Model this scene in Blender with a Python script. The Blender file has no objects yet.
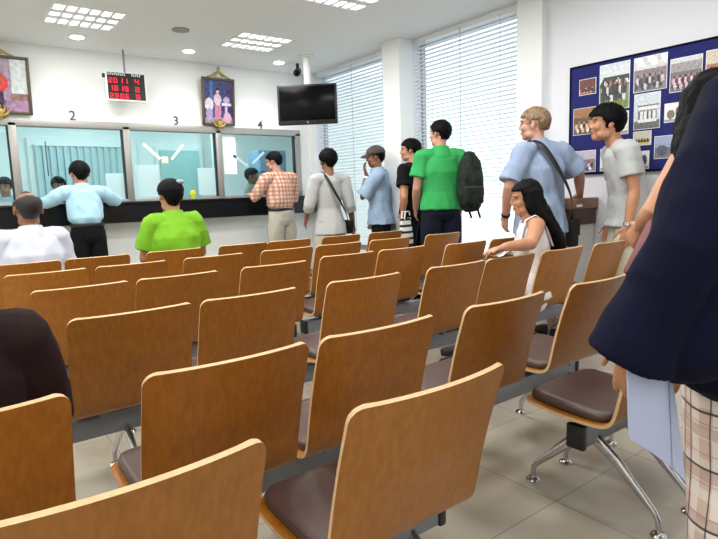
import bpy, bmesh, math, random
import numpy as np
from mathutils import Vector, Matrix, noise
random.seed(7)
PI = math.pi
sc = bpy.context.scene
col = sc.collection
V = Vector

# ------------------------------------------------------------------ colours and materials
def lin(c):
    return tuple(((v/255)/12.92 if v/255 <= .04045 else ((v/255+.055)/1.055)**2.4) for v in c)

def mat(name, rgb, rough=.6, metal=0, spec=.5, noise_amt=0, noise_scale=8, stretch=(1,1,1), bump=0, bump_scale=60,
        emit=0, trans=0, rgb2=None, sheen=0):
    m = bpy.data.materials.new(name); m.use_nodes = True
    nt = m.node_tree; N = nt.nodes; L = nt.links
    b = N['Principled BSDF']
    b.inputs['Base Color'].default_value = (*lin(rgb), 1)
    b.inputs['Roughness'].default_value = rough
    b.inputs['Metallic'].default_value = metal
    b.inputs['Specular IOR Level'].default_value = spec
    if sheen: b.inputs['Sheen Weight'].default_value = sheen
    if emit:
        b.inputs['Emission Color'].default_value = (*lin(rgb), 1); b.inputs['Emission Strength'].default_value = emit
    if noise_amt or rgb2 or bump:
        tc = N.new('ShaderNodeTexCoord'); mp = N.new('ShaderNodeMapping'); mp.inputs['Scale'].default_value = stretch
        L.new(tc.outputs['Object'], mp.inputs['Vector'])
    if noise_amt or rgb2:
        nz = N.new('ShaderNodeTexNoise'); nz.inputs['Scale'].default_value = noise_scale; nz.inputs['Detail'].default_value = 5
        L.new(mp.outputs[0], nz.inputs['Vector'])
        mx = N.new('ShaderNodeMix'); mx.data_type = 'RGBA'
        c1 = lin(rgb); c2 = lin(rgb2) if rgb2 else tuple(v*(1-noise_amt) for v in c1)
        mx.inputs['A'].default_value = (*c1, 1); mx.inputs['B'].default_value = (*c2, 1)
        rp = N.new('ShaderNodeValToRGB'); rp.color_ramp.elements[0].position = .35; rp.color_ramp.elements[1].position = .68
        L.new(nz.outputs['Fac'], rp.inputs[0]); L.new(rp.outputs[0], mx.inputs['Factor'])
        L.new(mx.outputs['Result'], b.inputs['Base Color'])
    if bump:
        n2 = N.new('ShaderNodeTexNoise'); n2.inputs['Scale'].default_value = bump_scale; n2.inputs['Detail'].default_value = 3
        L.new(mp.outputs[0], n2.inputs['Vector'])
        bp = N.new('ShaderNodeBump'); bp.inputs['Strength'].default_value = bump; bp.inputs['Distance'].default_value = .004
        L.new(n2.outputs['Fac'], bp.inputs['Height']); L.new(bp.outputs[0], b.inputs['Normal'])
    return m

def wood_mat(name, rgb, rgb2, rough=.35, scale=(34, 34, 1.3)):
    m = bpy.data.materials.new(name); m.use_nodes = True
    nt = m.node_tree; N = nt.nodes; L = nt.links; b = N['Principled BSDF']
    tc = N.new('ShaderNodeTexCoord'); oi = N.new('ShaderNodeObjectInfo')
    ad = N.new('ShaderNodeVectorMath'); ad.operation = 'ADD'
    sc_ = N.new('ShaderNodeVectorMath'); sc_.operation = 'SCALE'; sc_.inputs['Scale'].default_value = 13.0
    cb = N.new('ShaderNodeCombineXYZ'); L.new(oi.outputs['Random'], cb.inputs[0]); L.new(oi.outputs['Random'], cb.inputs[2])
    L.new(cb.outputs[0], sc_.inputs[0]); L.new(tc.outputs['Object'], ad.inputs[0]); L.new(sc_.outputs[0], ad.inputs[1])
    mp = N.new('ShaderNodeMapping'); mp.inputs['Scale'].default_value = scale; L.new(ad.outputs[0], mp.inputs['Vector'])
    nz = N.new('ShaderNodeTexNoise'); nz.inputs['Scale'].default_value = 1.0; nz.inputs['Detail'].default_value = 6; nz.inputs['Distortion'].default_value = .15
    L.new(mp.outputs[0], nz.inputs['Vector'])
    rp = N.new('ShaderNodeValToRGB'); e = rp.color_ramp.elements
    e[0].position = .3; e[0].color = (*lin(rgb2), 1); e[1].position = .7; e[1].color = (*lin(rgb), 1)
    L.new(nz.outputs['Fac'], rp.inputs[0])
    hs = N.new('ShaderNodeHueSaturation'); mr = N.new('ShaderNodeMapRange')
    mr.inputs['To Min'].default_value = .88; mr.inputs['To Max'].default_value = 1.1
    L.new(oi.outputs['Random'], mr.inputs['Value']); L.new(mr.outputs[0], hs.inputs['Value']); L.new(rp.outputs[0], hs.inputs['Color'])
    L.new(hs.outputs[0], b.inputs['Base Color'])
    b.inputs['Roughness'].default_value = rough
    return m

def plaid_mat(name, base, stripes, rough=.8):
    """woven check: stripes = list of (axis 0/1/2, frequency per metre, width 0..1, colour, strength, phase)"""
    m = bpy.data.materials.new(name); m.use_nodes = True
    nt = m.node_tree; N = nt.nodes; L = nt.links; b = N['Principled BSDF']; b.inputs['Roughness'].default_value = rough
    tc = N.new('ShaderNodeTexCoord'); sp = N.new('ShaderNodeSeparateXYZ'); L.new(tc.outputs['Object'], sp.inputs[0])
    prev = None
    for ax, fr, wd, c, st, ph in stripes:
        mu = N.new('ShaderNodeMath'); mu.operation = 'MULTIPLY_ADD'; mu.inputs[1].default_value = fr; mu.inputs[2].default_value = ph
        L.new(sp.outputs[ax], mu.inputs[0])
        fc = N.new('ShaderNodeMath'); fc.operation = 'FRACT'; L.new(mu.outputs[0], fc.inputs[0])
        lt = N.new('ShaderNodeMath'); lt.operation = 'LESS_THAN'; lt.inputs[1].default_value = wd; L.new(fc.outputs[0], lt.inputs[0])
        ml = N.new('ShaderNodeMath'); ml.operation = 'MULTIPLY'; ml.inputs[1].default_value = st; L.new(lt.outputs[0], ml.inputs[0])
        mx = N.new('ShaderNodeMix'); mx.data_type = 'RGBA'; mx.inputs['B'].default_value = (*lin(c), 1)
        if prev is None: mx.inputs['A'].default_value = (*lin(base), 1)
        else: L.new(prev, mx.inputs['A'])
        L.new(ml.outputs[0], mx.inputs['Factor']); prev = mx.outputs['Result']
    L.new(prev, b.inputs['Base Color'])
    return m

def floor_mat():
    m = bpy.data.materials.new('floor_tile'); m.use_nodes = True
    nt = m.node_tree; N = nt.nodes; L = nt.links; b = N['Principled BSDF']
    tc = N.new('ShaderNodeTexCoord')
    br = N.new('ShaderNodeTexBrick'); br.offset = 0; br.inputs['Scale'].default_value = 1.0
    br.inputs['Brick Width'].default_value = .6; br.inputs['Row Height'].default_value = .6
    br.inputs['Mortar Size'].default_value = .003; br.inputs['Mortar Smooth'].default_value = .2
    br.inputs['Color1'].default_value = (*lin((172,165,150)), 1); br.inputs['Color2'].default_value = (*lin((166,159,144)), 1)
    br.inputs['Mortar'].default_value = (*lin((140,133,120)), 1)
    L.new(tc.outputs['Object'], br.inputs['Vector'])
    nz = N.new('ShaderNodeTexNoise'); nz.inputs['Scale'].default_value = 3; nz.inputs['Detail'].default_value = 6
    L.new(tc.outputs['Object'], nz.inputs['Vector'])
    mx = N.new('ShaderNodeMix'); mx.data_type = 'RGBA'; mx.blend_type = 'MULTIPLY'; mx.inputs['Factor'].default_value = .12
    L.new(br.outputs['Color'], mx.inputs['A']); L.new(nz.outputs['Color'], mx.inputs['B']); L.new(mx.outputs['Result'], b.inputs['Base Color'])
    b.inputs['Roughness'].default_value = .16
    return m

def glass_mat(name, tint, refl=.08):
    m = bpy.data.materials.new(name); m.use_nodes = True
    nt = m.node_tree; N = nt.nodes; L = nt.links; N.remove(N['Principled BSDF'])
    out = N['Material Output']; tr = N.new('ShaderNodeBsdfTransparent'); tr.inputs[0].default_value = (*lin(tint), 1)
    gl = N.new('ShaderNodeBsdfGlossy'); gl.inputs['Roughness'].default_value = .02
    mx = N.new('ShaderNodeMixShader'); fr = N.new('ShaderNodeFresnel'); fr.inputs['IOR'].default_value = 1.5
    ge = N.new('ShaderNodeNewGeometry'); iv = N.new('ShaderNodeMath'); iv.operation = 'SUBTRACT'; iv.inputs[0].default_value = 1
    ml = N.new('ShaderNodeMath'); ml.operation = 'MULTIPLY'; L.new(ge.outputs['Backfacing'], iv.inputs[1]); L.new(iv.outputs[0], ml.inputs[0]); L.new(fr.outputs[0], ml.inputs[1])
    L.new(ml.outputs[0], mx.inputs[0]); L.new(tr.outputs[0], mx.inputs[1]); L.new(gl.outputs[0], mx.inputs[2]); L.new(mx.outputs[0], out.inputs[0])
    return m

def translucent_mat(name, rgb, f=.5):
    m = bpy.data.materials.new(name); m.use_nodes = True
    nt = m.node_tree; N = nt.nodes; L = nt.links; b = N['Principled BSDF']
    b.inputs['Base Color'].default_value = (*lin(rgb), 1); b.inputs['Roughness'].default_value = .5
    t = N.new('ShaderNodeBsdfTranslucent'); t.inputs[0].default_value = (*lin(rgb), 1)
    mx = N.new('ShaderNodeMixShader'); mx.inputs[0].default_value = f
    L.new(b.outputs[0], mx.inputs[1]); L.new(t.outputs[0], mx.inputs[2]); L.new(mx.outputs[0], N['Material Output'].inputs[0])
    return m

def attr_mat(name, rough=.25):
    m = bpy.data.materials.new(name); m.use_nodes = True
    nt = m.node_tree; a = nt.nodes.new('ShaderNodeAttribute'); a.attribute_name = 'Col'
    b = nt.nodes['Principled BSDF']; b.inputs['Roughness'].default_value = rough
    nt.links.new(a.outputs['Color'], b.inputs['Base Color'])
    return m

M = {
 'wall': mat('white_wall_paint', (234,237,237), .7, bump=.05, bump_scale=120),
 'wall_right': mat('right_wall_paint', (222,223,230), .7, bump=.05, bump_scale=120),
 'ceiling': mat('ceiling_paint', (236,240,240), .8),
 'floor': floor_mat(),
 'veneer': wood_mat('orange_beech_veneer', (162,103,32), (142,86,23), .36, (70,70,.9)),
 'ply_edge': mat('ply_edge', (202,168,122), .5, noise_amt=.15, noise_scale=60),
 'vinyl': mat('brown_vinyl', (72,54,50), .38, bump=.15, bump_scale=200),
 'steel': mat('grey_painted_steel', (128,132,138), .4, metal=.3),
 'alu': mat('polished_aluminium', (200,200,204), .18, metal=1),
 'black': mat('black_plastic', (18,18,20), .4),
 'granite': mat('black_granite', (8,8,11), .22, spec=.3, noise_scale=120, rgb2=(18,19,24)),
 'frame_alu': mat('window_aluminium', (158,156,152), .4, metal=.5),
 'glass': glass_mat('tinted_glass', (222,240,241)),
 'clear': glass_mat('clear_glass', (240,246,246)),
 'blind': translucent_mat('blind_slat', (228,231,238), .2),
 'cord': mat('blind_cord', (170,175,185), .7),
 'white_metal': mat('white_metal', (235,236,236), .4),
 'mirror_alu': mat('bright_reflector', (235,238,240), .25, metal=.6),
 'tube': mat('lamp_tube', (255,255,255), .5, emit=8),
 'downlamp': mat('downlight_lamp', (255,252,245), .5, emit=25),
 'screen': mat('tv_screen', (4,4,5), .2, spec=.12),
 'led': mat('led_red', (225,10,40), .5, emit=1.1),
 'led_face': mat('led_panel_face', (16,10,16), .3),
 'gold': mat('gilded_carving', (190,165,90), .35, metal=.6, noise_amt=.4, noise_scale=40),
 'dark_frame': mat('dark_gilded_frame', (84,74,58), .4, noise_amt=.4, noise_scale=80),
 'ink': mat('dark_grey_lettering', (70,72,76), .6),
 'blue_board': mat('blue_felt', (17,24,98), .85, bump=.2, bump_scale=400),
 'print': attr_mat('photo_print', .3),
 'picture': attr_mat('portrait_print', .2),
 'paper': mat('white_paper', (235,236,238), .6),
 'env': mat('grey_blue_envelope', (168,176,206), .6),
 'teal': mat('teal_door_paint', (158,194,192), .5),
 'pale_teal': mat('pale_teal_fabric', (190,210,214), .8),
 'blue_cab': mat('blue_cabinet', (120,150,176), .5),
 'desk_wood': wood_mat('dark_desk_wood', (92,52,36), (70,36,26), .35, (1.3, 20, 20)),
 'desk_top': wood_mat('desk_top_wood', (150,118,88), (128,98,72), .35, (20, 1.3, 20)),
 'skin': mat('skin_tan', (186,132,100), .5, noise_amt=.12, noise_scale=14),
 'skin_dark': mat('skin_brown', (140,92,66), .5, noise_amt=.15, noise_scale=14),
 'skin_fair': mat('skin_fair', (196,146,124), .5, noise_amt=.14, noise_scale=14),
 'hair': mat('black_hair', (6,5,6), .6, spec=.12, bump=.7, bump_scale=40, stretch=(6,6,1)),
 'hair_blond': mat('short_blond_hair', (150,122,88), .5, rgb2=(82,62,46), noise_scale=70, bump=.7, bump_scale=80),
 'stubble': mat('shaved_hair', (16,11,10), .5, noise_amt=.3, noise_scale=60),
 'eye': mat('eye_white', (150,138,130), .4), 'iris': mat('eye_dark', (30,20,16), .15),
 'lip': mat('lips', (150,86,78), .4),
 'sky_shirt': mat('sky_blue_cotton', (154,190,208), .85, bump=.1, bump_scale=90),
 'white_shirt': mat('white_cotton', (192,198,214), .85),
 'lime_polo': mat('lime_polo', (112,172,24), .85),
 'plaid_shirt': plaid_mat('red_check_cotton', (214,186,164), [(0,20,.40,(164,92,70),.62,0),(2,20,.40,(164,92,70),.6,0),(0,20,.09,(92,46,42),.6,.12),(2,20,.09,(92,46,42),.6,.12)]),
 'grey_blouse': mat('pale_grey_blouse', (178,181,180), .85),
 'denim_shirt': mat('pale_denim_shirt', (156,180,204), .85, rgb2=(134,160,190), noise_scale=20, stretch=(6,6,.6)),
 'blue_shirt': mat('light_blue_shirt', (146,162,188), .85, rgb2=(130,148,176), noise_scale=20, stretch=(6,6,.8)),
 'black_tee': mat('black_cotton', (11,11,14), .9, spec=.2),
 'green_polo': mat('green_polo', (46,160,84), .85),
 'grey_tee': mat('grey_cotton', (178,180,180), .85, noise_amt=.06, noise_scale=60),
 'white_top': mat('white_top', (226,222,224), .8),
 'navy': mat('navy_cloth', (7,10,34), .9, spec=.15, bump=.3, bump_scale=160),
 'brown_jacket': mat('dark_brown_cloth', (36,23,23), .9, spec=.15, bump=.3, bump_scale=160),
 'maroon': mat('maroon_leather', (104,42,48), .5),
 'black_cloth': mat('black_trouser_cloth', (11,12,16), .9, spec=.2),
 'navy_trouser': mat('dark_navy_trousers', (15,19,36), .9, spec=.2),
 'khaki': mat('pale_khaki_cotton', (172,166,152), .85),
 'cream': mat('cream_cotton', (216,212,190), .85),
 'jeans': mat('blue_denim', (60,76,108), .85),
 'plaid_pants': plaid_mat('pale_pink_check', (196,172,158), [(1,19,.38,(222,212,204),.75,.2),(2,13,.34,(216,206,200),.65,.1),(2,9,.26,(166,132,120),.5,.5),(1,19,.07,(46,42,44),.85,.75),(2,7,.045,(40,37,40),.9,.3),(2,13,.06,(156,88,82),.35,.62),(1,7,.05,(120,100,96),.6,.4)]),
 'leather': mat('black_leather', (10,10,12), .45),
 'shoe': mat('dark_shoe', (30,26,24), .4),
 'backpack': mat('black_nylon', (10,11,13), .7, spec=.25, rgb2=(40,50,40), noise_scale=16),
 'stripe_bag': plaid_mat('black_white_stripes', (232,232,230), [(2,15,.38,(22,22,24),1,0)]),
 'yellow': mat('yellow_plastic', (214,200,40), .4),
 'cap': mat('grey_brown_cap', (70,64,62), .8),
 'black_cap': mat('black_cap_cloth', (9,9,12), .85, spec=.2, rgb2=(15,16,20), noise_scale=30),
 'badge': mat('pale_cap_print', (150,160,172), .7),
 'grille': mat('grey_grille', (150,152,152), .6),
 'silver': mat('silver_metal', (210,210,212), .25, metal=1),
}

# ------------------------------------------------------------------ object helpers
def tag(o, label=None, cat=None, group=None, kind=None):
    if label: o['label'] = label
    if cat: o['category'] = cat
    if group: o['group'] = group
    if kind: o['kind'] = kind
    return o

def empty(name, loc=(0,0,0), rz=0, label=None, cat=None, group=None):
    o = bpy.data.objects.new(name, None); col.objects.link(o); o.empty_display_size = .1
    o.location = loc; o.rotation_euler = (0,0,rz)
    return tag(o, label, cat, group)

class Soup:
    def __init__(s): s.v = []; s.f = []; s.m = []
    def add(s, vs, fs, mi=0):
        k = len(s.v); s.v += [tuple(v) for v in vs]; s.f += [tuple(i+k for i in f) for f in fs]; s.m += [mi]*len(fs)
        return s
    def box(s, a, b, mi=0, bev=0, mtx=None):
        """box between two corners, bevelled edges"""
        bm = bmesh.new(); bmesh.ops.create_cube(bm, size=1)
        a = V(a); b = V(b); c = (a+b)/2; d = b-a
        for v in bm.verts: v.co = V((v.co.x*d.x, v.co.y*d.y, v.co.z*d.z)) + c
        if bev: bmesh.ops.bevel(bm, geom=list(bm.edges), offset=min(bev, min(abs(x) for x in d)*.45), segments=2, profile=.5, affect='EDGES')
        bmesh.ops.recalc_face_normals(bm, faces=bm.faces)
        if mtx is not None: bm.transform(mtx)
        bm.verts.index_update()
        s.add([v.co[:] for v in bm.verts], [[v.index for v in f.verts] for f in bm.faces], mi); bm.free(); return s
    def tube(s, pts, rad, n=14, cap='round', axis=None, mi=0):
        """sweep; rad = radius or (rx, ry); axis = the fixed local x direction for elliptical sections"""
        P = [V(p) for p in pts]; m = len(P)
        R = [(r, r) if not isinstance(r, (tuple, list)) else r for r in (rad if isinstance(rad, (list,)) else [rad]*m)]
        T = []
        for i in range(m):
            a = P[max(i-1,0)]; b = P[min(i+1,m-1)]; t = b-a
            if i not in (0, m-1):
                t = (P[i]-P[i-1]).normalized() + (P[i+1]-P[i]).normalized()
            T.append(t.normalized())
        if axis is None:
            x = V((1,0,0)) if abs(T[0].x) < .8 else V((0,1,0))
            X = []
            for t in T:
                x = (x - t*x.dot(t)).normalized(); X.append(x)
        else:
            ax = axis if isinstance(axis, list) else [axis]*m
            X = [(V(a) - t*V(a).dot(t)).normalized() for a, t in zip(ax, T)]
        rings = []
        def ring(c, xa, ya, rx, ry):
            return [c + xa*(rx*math.cos(2*PI*k/n)) + ya*(ry*math.sin(2*PI*k/n)) for k in range(n)]
        for i in range(m):
            y = T[i].cross(X[i]); rx, ry = R[i]
            if i == 0 and cap == 'round':
                for q in (.985, .8, .45):
                    h = math.sqrt(1-(1-q)**2) if False else q
                    rings.append(ring(P[0]-T[0]*min(rx,ry)*h, X[0], y, rx*math.sqrt(1-h*h), ry*math.sqrt(1-h*h)))
            rings.append(ring(P[i], X[i], y, rx, ry))
            if i == m-1 and cap == 'round':
                for h in (.45, .8, .985):
                    rings.append(ring(P[i]+T[i]*min(rx,ry)*h, X[i], y, rx*math.sqrt(1-h*h), ry*math.sqrt(1-h*h)))
        vs = [v for r in rings for v in r]; fs = []
        for a in range(len(rings)-1):
            for k in range(n):
                fs.append((a*n+k, a*n+(k+1)%n, (a+1)*n+(k+1)%n, (a+1)*n+k))
        fs.append(tuple(range(n-1,-1,-1))); L_ = (len(rings)-1)*n; fs.append(tuple(L_+k for k in range(n)))
        return s.add(vs, fs, mi)
    def ell(s, c, r, rot=None, n=20, m=12, mi=0):
        c = V(c); vs = [V((0,0,-r[2]))]
        for j in range(1, m):
            th = -PI/2 + PI*j/m
            for k in range(n):
                ph = 2*PI*k/n; vs.append(V((r[0]*math.cos(th)*math.cos(ph), r[1]*math.cos(th)*math.sin(ph), r[2]*math.sin(th))))
        vs.append(V((0,0,r[2])))
        if rot is not None: vs = [rot @ v for v in vs]
        vs = [v + c for v in vs]; fs = []
        for k in range(n): fs.append((0, 1+(k+1)%n, 1+k))
        for j in range(m-2):
            for k in range(n): fs.append((1+j*n+k, 1+j*n+(k+1)%n, 1+(j+1)*n+(k+1)%n, 1+(j+1)*n+k))
        l = len(vs)-1; b = 1+(m-2)*n
        for k in range(n): fs.append((b+k, b+(k+1)%n, l))
        return s.add(vs, fs, mi)
    def lathe(s, prof, c=(0,0,0), n=24, mi=0):
        c = V(c); vs = []; fs = []
        for r, z in prof:
            vs += [c + V((r*math.cos(2*PI*k/n), r*math.sin(2*PI*k/n), z)) for k in range(n)]
        for a in range(len(prof)-1):
            for k in range(n): fs.append((a*n+k, a*n+(k+1)%n, (a+1)*n+(k+1)%n, (a+1)*n+k))
        fs.append(tuple(range(n-1,-1,-1))); b = (len(prof)-1)*n; fs.append(tuple(b+k for k in range(n)))
        return s.add(vs, fs, mi)
    def xform(s, mtx):
        s.v = [tuple(mtx @ V(v)) for v in s.v]; return s
    def mesh(s, name):
        me = bpy.data.meshes.new(name); me.from_pydata(s.v, [], s.f)
        if any(s.m): me.polygons.foreach_set('material_index', s.m)
        me.update(); return me
    def build(s, name, m, parent=None, smooth=True, angle=40):
        me = s.mesh(name)
        for q in (m if isinstance(m, (list, tuple)) else [m]): me.materials.append(q)
        o = bpy.data.objects.new(name, me); col.objects.link(o)
        if smooth:
            me.polygons.foreach_set('use_smooth', [True]*len(me.polygons))
            try: me.set_sharp_from_angle(angle=math.radians(angle))
            except Exception: pass
        if parent: o.parent = parent
        return o
    def remesh(s, name, m, parent=None, vox=.007, smooth=3, folds=0, seed=0, fscale=(7,7,4)):
        me = s.mesh(name+'_src'); o = bpy.data.objects.new(name+'_tmp', me); col.objects.link(o)
        md = o.modifiers.new('r', 'REMESH'); md.mode = 'VOXEL'; md.voxel_size = vox; md.use_smooth_shade = True
        if smooth:
            sm = o.modifiers.new('s', 'SMOOTH'); sm.factor = .5; sm.iterations = smooth
        dg = bpy.context.evaluated_depsgraph_get()
        m2 = bpy.data.meshes.new_from_object(o.evaluated_get(dg), depsgraph=dg)
        bpy.data.objects.remove(o); bpy.data.meshes.remove(me)
        m2.name = name
        if folds:
            nv = len(m2.vertices); co = np.empty(nv*3); no = np.empty(nv*3)
            m2.vertices.foreach_get('co', co); m2.vertex_normals.foreach_get('vector', no)
            co = co.reshape(-1,3); no = no.reshape(-1,3); d = np.empty(nv)
            off = V((seed*3.1, seed*1.7, seed*.9))
            for i in range(nv):
                x, y, z = co[i]; p = V((x*fscale[0] + z*2.2, y*fscale[1], z*fscale[2] - x*2)) + off
                a = noise.noise(p); b_ = noise.noise(p*2.3)
                d[i] = (1-abs(a)*2.8)*.8 + b_*.8
            co = co + no*(d*folds)[:,None]
            m2.vertices.foreach_set('co', co.ravel())
        m2.materials.clear(); m2.materials.append(m)
        m2.polygons.foreach_set('use_smooth', [True]*len(m2.polygons)); m2.update()
        o = bpy.data.objects.new(name, m2); col.objects.link(o)
        if parent: o.parent = parent
        return o

def copy_tree(o, parent=None):
    c = o.copy(); col.objects.link(c)
    if parent is not None:
        c.parent = parent
    for ch in list(o.children): copy_tree(ch, c)
    return c

def structure(o): o['kind'] = 'structure'; return o

# ------------------------------------------------------------------ camera (a phone held by someone sitting in the back rows)
CAM_H = 1.20
f_px, yaw, pitch, roll = 566.44, .640098541, -.134174011, -.033365442
cy, sy, cp, sp_ = math.cos(yaw), math.sin(yaw), math.cos(pitch), math.sin(pitch)
Fw = V((sy*cp, cy*cp, sp_)); r0 = V((cy, -sy, 0)); u0 = r0.cross(Fw)
Rt = r0*math.cos(roll) + u0*math.sin(roll); Up = u0*math.cos(roll) - r0*math.sin(roll)
cam = bpy.data.cameras.new('camera'); cam.sensor_width = 36; cam.lens = f_px/718*36; cam.clip_start = .02
co = bpy.data.objects.new('camera', cam); col.objects.link(co)
co.matrix_world = Matrix(((Rt.x, Up.x, -Fw.x, 0), (Rt.y, Up.y, -Fw.y, 0), (Rt.z, Up.z, -Fw.z, CAM_H), (0,0,0,1)))
sc.camera = co

# ------------------------------------------------------------------ room shell
CEIL, WX, WY = 2.86, 4.45, 7.0
LX, BY = -3.2, -2.2
def panel_grid(cuts_a, cuts_b, holes):
    """cells of a grid minus rectangles (a0,b0,a1,b1)"""
    A = sorted(set(cuts_a)); B = sorted(set(cuts_b)); cells = []
    for a0, a1 in zip(A, A[1:]):
        for b0, b1 in zip(B, B[1:]):
            ca, cb = (a0+a1)/2, (b0+b1)/2
            if any(h[0] < ca < h[2] and h[1] < cb < h[3] for h in holes): continue
            cells.append((a0, b0, a1, b1))
    return cells

s = Soup().box((LX-.2, BY-.2, -.15), (6.2, 10.4, 0)); structure(s.build('floor', M['floor'], smooth=False))
TROFFERS = [(1.0+.3+1.73*i, 5.8-1.73*j) for j in range(5) for i in range(-2, 2)]  # grid carried on out of view, added to light the room
TROFFERS = [(x, y) for x, y in TROFFERS if LX+.5 < x < WX-.5 and y > BY+.5]
DOWN = [(1.36, 6.46), (2.52, 6.47), (3.68, 6.48)]
holes = [(x-.3, y-.3, x+.3, y+.3) for x, y in TROFFERS]
ca = [LX-.1, WX+.3] + [v for h in holes for v in (h[0], h[2])]; cb = [BY-.1, WY+.1] + [v for h in holes for v in (h[1], h[3])]
s = Soup()
for a0, b0, a1, b1 in panel_grid(ca, cb, holes): s.box((a0, b0, CEIL), (a1, b1, CEIL+.12))
structure(s.build('ceiling', M['ceiling'], smooth=False))

# right wall with two window openings between pillars
WIN = [(3.42, 4.85), (5.14, 6.86)]; SILL = .45
s = Soup()
for a0, b0, a1, b1 in panel_grid([BY, WY+.1]+[v for w in WIN for v in w], [0, SILL, CEIL], [(w[0], SILL, w[1], CEIL+1) for w in WIN]):
    s.box((WX, a0, b0), (WX+.2, a1, b1))
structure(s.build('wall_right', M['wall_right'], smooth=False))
for y0, y1, d in ((4.85, 5.14, .2), (3.12, 3.385, .07), (6.86, 7.0, .06)):
    structure(Soup().box((WX-d, y0, 0), (WX, y1, CEIL)).build('trim_1', M['wall'], smooth=False))
structure(Soup().box((LX-.2, BY, 0), (LX, WY+.1, CEIL)).build('wall_left', M['wall'], smooth=False))
structure(Soup().box((LX-.2, BY-.2, 0), (WX+.2, BY, CEIL)).build('wall_back', M['wall'], smooth=False))
# front wall: solid below the counter, service windows, solid above
GZ0, GZ1, GX0, GX1 = 1.19, 2.05, -1.6, 4.24
s = Soup()
for a0, b0, a1, b1 in panel_grid([LX, WX, GX0, GX1], [0, GZ0-.03, GZ1, CEIL], [(GX0, GZ0-.03, GX1, GZ1)]):
    s.box((a0, WY, b0), (a1, WY+.12, b1))
structure(s.build('wall_front', M['wall'], smooth=False))
structure(Soup().box((LX, WY-.012, 0), (WX, WY, .1)).build('baseboard_front', M['ink'], smooth=False))
# service windows: aluminium frame with mullions, one glazed pane each
MULL = [-1.57, -.38, .76, 1.90, 3.03, 4.20]
s = Soup().box((GX0, WY-.03, GZ1-.035), (GX1, WY+.09, GZ1+.045), bev=.004)
s.box((GX0, WY-.02, GZ0-.02), (GX1, WY+.08, GZ0+.03), bev=.004)
for x in MULL: s.box((x-.037, WY-.03, GZ0), (x+.037, WY+.09, GZ1), bev=.004)
fr = structure(s.build('window_1', M['frame_alu']))
for k in range(5):
    g = Soup().box((MULL[k]+.03, WY+.03, GZ0+.02), (MULL[k+1]-.03, WY+.038, GZ1-.02)).build('window_pane', M['glass'], fr, smooth=False)
    e = Soup().box((MULL[k+1]-.052, WY+.0, GZ0+.02), (MULL[k+1]-.037, WY+.05, GZ1-.03)).build('pane_gasket', M['black'], fr, smooth=False)
# outer window glass
for i, (a, b) in enumerate(WIN):
    s = Soup()
    for y in (a, b): s.box((WX+.12, y-.03, SILL), (WX+.17, y+.03, CEIL))
    for z in (SILL+.03, CEIL-.03): s.box((WX+.12, a, z-.03), (WX+.17, b, z+.03))
    w = structure(s.build('window_%d' % (i+2), M['frame_alu'], smooth=False))
    Soup().box((WX+.14, a, SILL), (WX+.146, b, CEIL)).build('window_pane', M['clear'], w, smooth=False)

# counter in front of the glass
c = empty('service_counter', (1.4, WY-.15, 0), 0, 'black granite service counter running along the front wall below the windows', 'counter')
Soup().box((-3.0, -.13, 1.155), (3.03, .146, 1.19), bev=.006).build('countertop', M['granite'], c)
Soup().box((-3.0, -.115, .955), (3.03, -.085, 1.155)).build('apron', M['granite'], c, smooth=False)
for x in (-2.9, -1.2, .5, 2.2):
    Soup().box((x, -.085, .93), (x+.03, .146, 1.155)).build('bracket', M['white_metal'], c, smooth=False)

# the office behind the glass
s = Soup().box((-2.4, 10, 0), (6.0, 10.15, CEIL)); structure(s.build('wall_office_back', M['wall'], smooth=False))
structure(Soup().box((-2.4, WY+.12, 0), (-2.3, 10, CEIL)).build('wall_office_left', M['wall'], smooth=False))
structure(Soup().box((6.0, WY, 0), (6.1, 10.1, CEIL)).build('wall_office_right', M['wall'], smooth=False))
structure(Soup().box((WX, WY, 0), (6.1, WY+.12, CEIL)).build('wall_office_front', M['wall'], smooth=False))
structure(Soup().box((-2.4, WY, CEIL), (6.1, 10.2, CEIL+.1)).build('ceiling_office', M['ceiling'], smooth=False))
w = structure(Soup().box((1.25, 9.94, .8), (2.85, 10, 2.2)).build('window_4', M['white_metal'], smooth=False))
b = empty('vertical_blind', (2.03, 9.9, 2.1), 0, 'pale blue vertical blind on the office back window behind the second counter', 'blind')
s = Soup()
for k in range(14):
    x = -.64 + .098*k; mt = Matrix.Translation((x, 0, 0)) @ Matrix.Rotation(.35, 4, 'Z')
    s.box((-.048, -.002, -1.25), (.048, .002, -.03), mtx=mt)
s.build('slat', M['pale_teal'], b, smooth=False)
Soup().box((-.7, -.02, -.03), (.68, .02, 0)).build('headrail', M['white_metal'], b, smooth=False)
b2 = copy_tree(b); b2.location = (-.55, 9.9, 2.1); b2['label'] = 'pale blue vertical blind at the far left of the office, behind the leftmost pane'
d = structure(Soup().box((3.16, 9.95, 0), (3.98, 10, 2.1)).build('door_1', M['white_metal'], smooth=False))
Soup().box((3.22, 9.92, 0), (3.92, 9.95, 2.04), bev=.004).build('door_leaf', M['teal'], d)
Soup().tube([(3.3, 9.86, 1.0), (3.42, 9.86, 1.0)], .012).build('door_handle', M['alu'], d)
structure(Soup().box((4.02, 9.6, 1.7), (4.18, 10, CEIL)).build('trim_2', M['white_metal'], smooth=False))
cb_ = empty('filing_cabinet', (4.62, 8.7, 0), 0, 'tall blue steel cabinet in the office behind the third counter', 'cabinet')
Soup().box((-.25, -.2, 0), (.25, .2, 1.95), bev=.01).build('body', M['blue_cab'], cb_)
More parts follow.
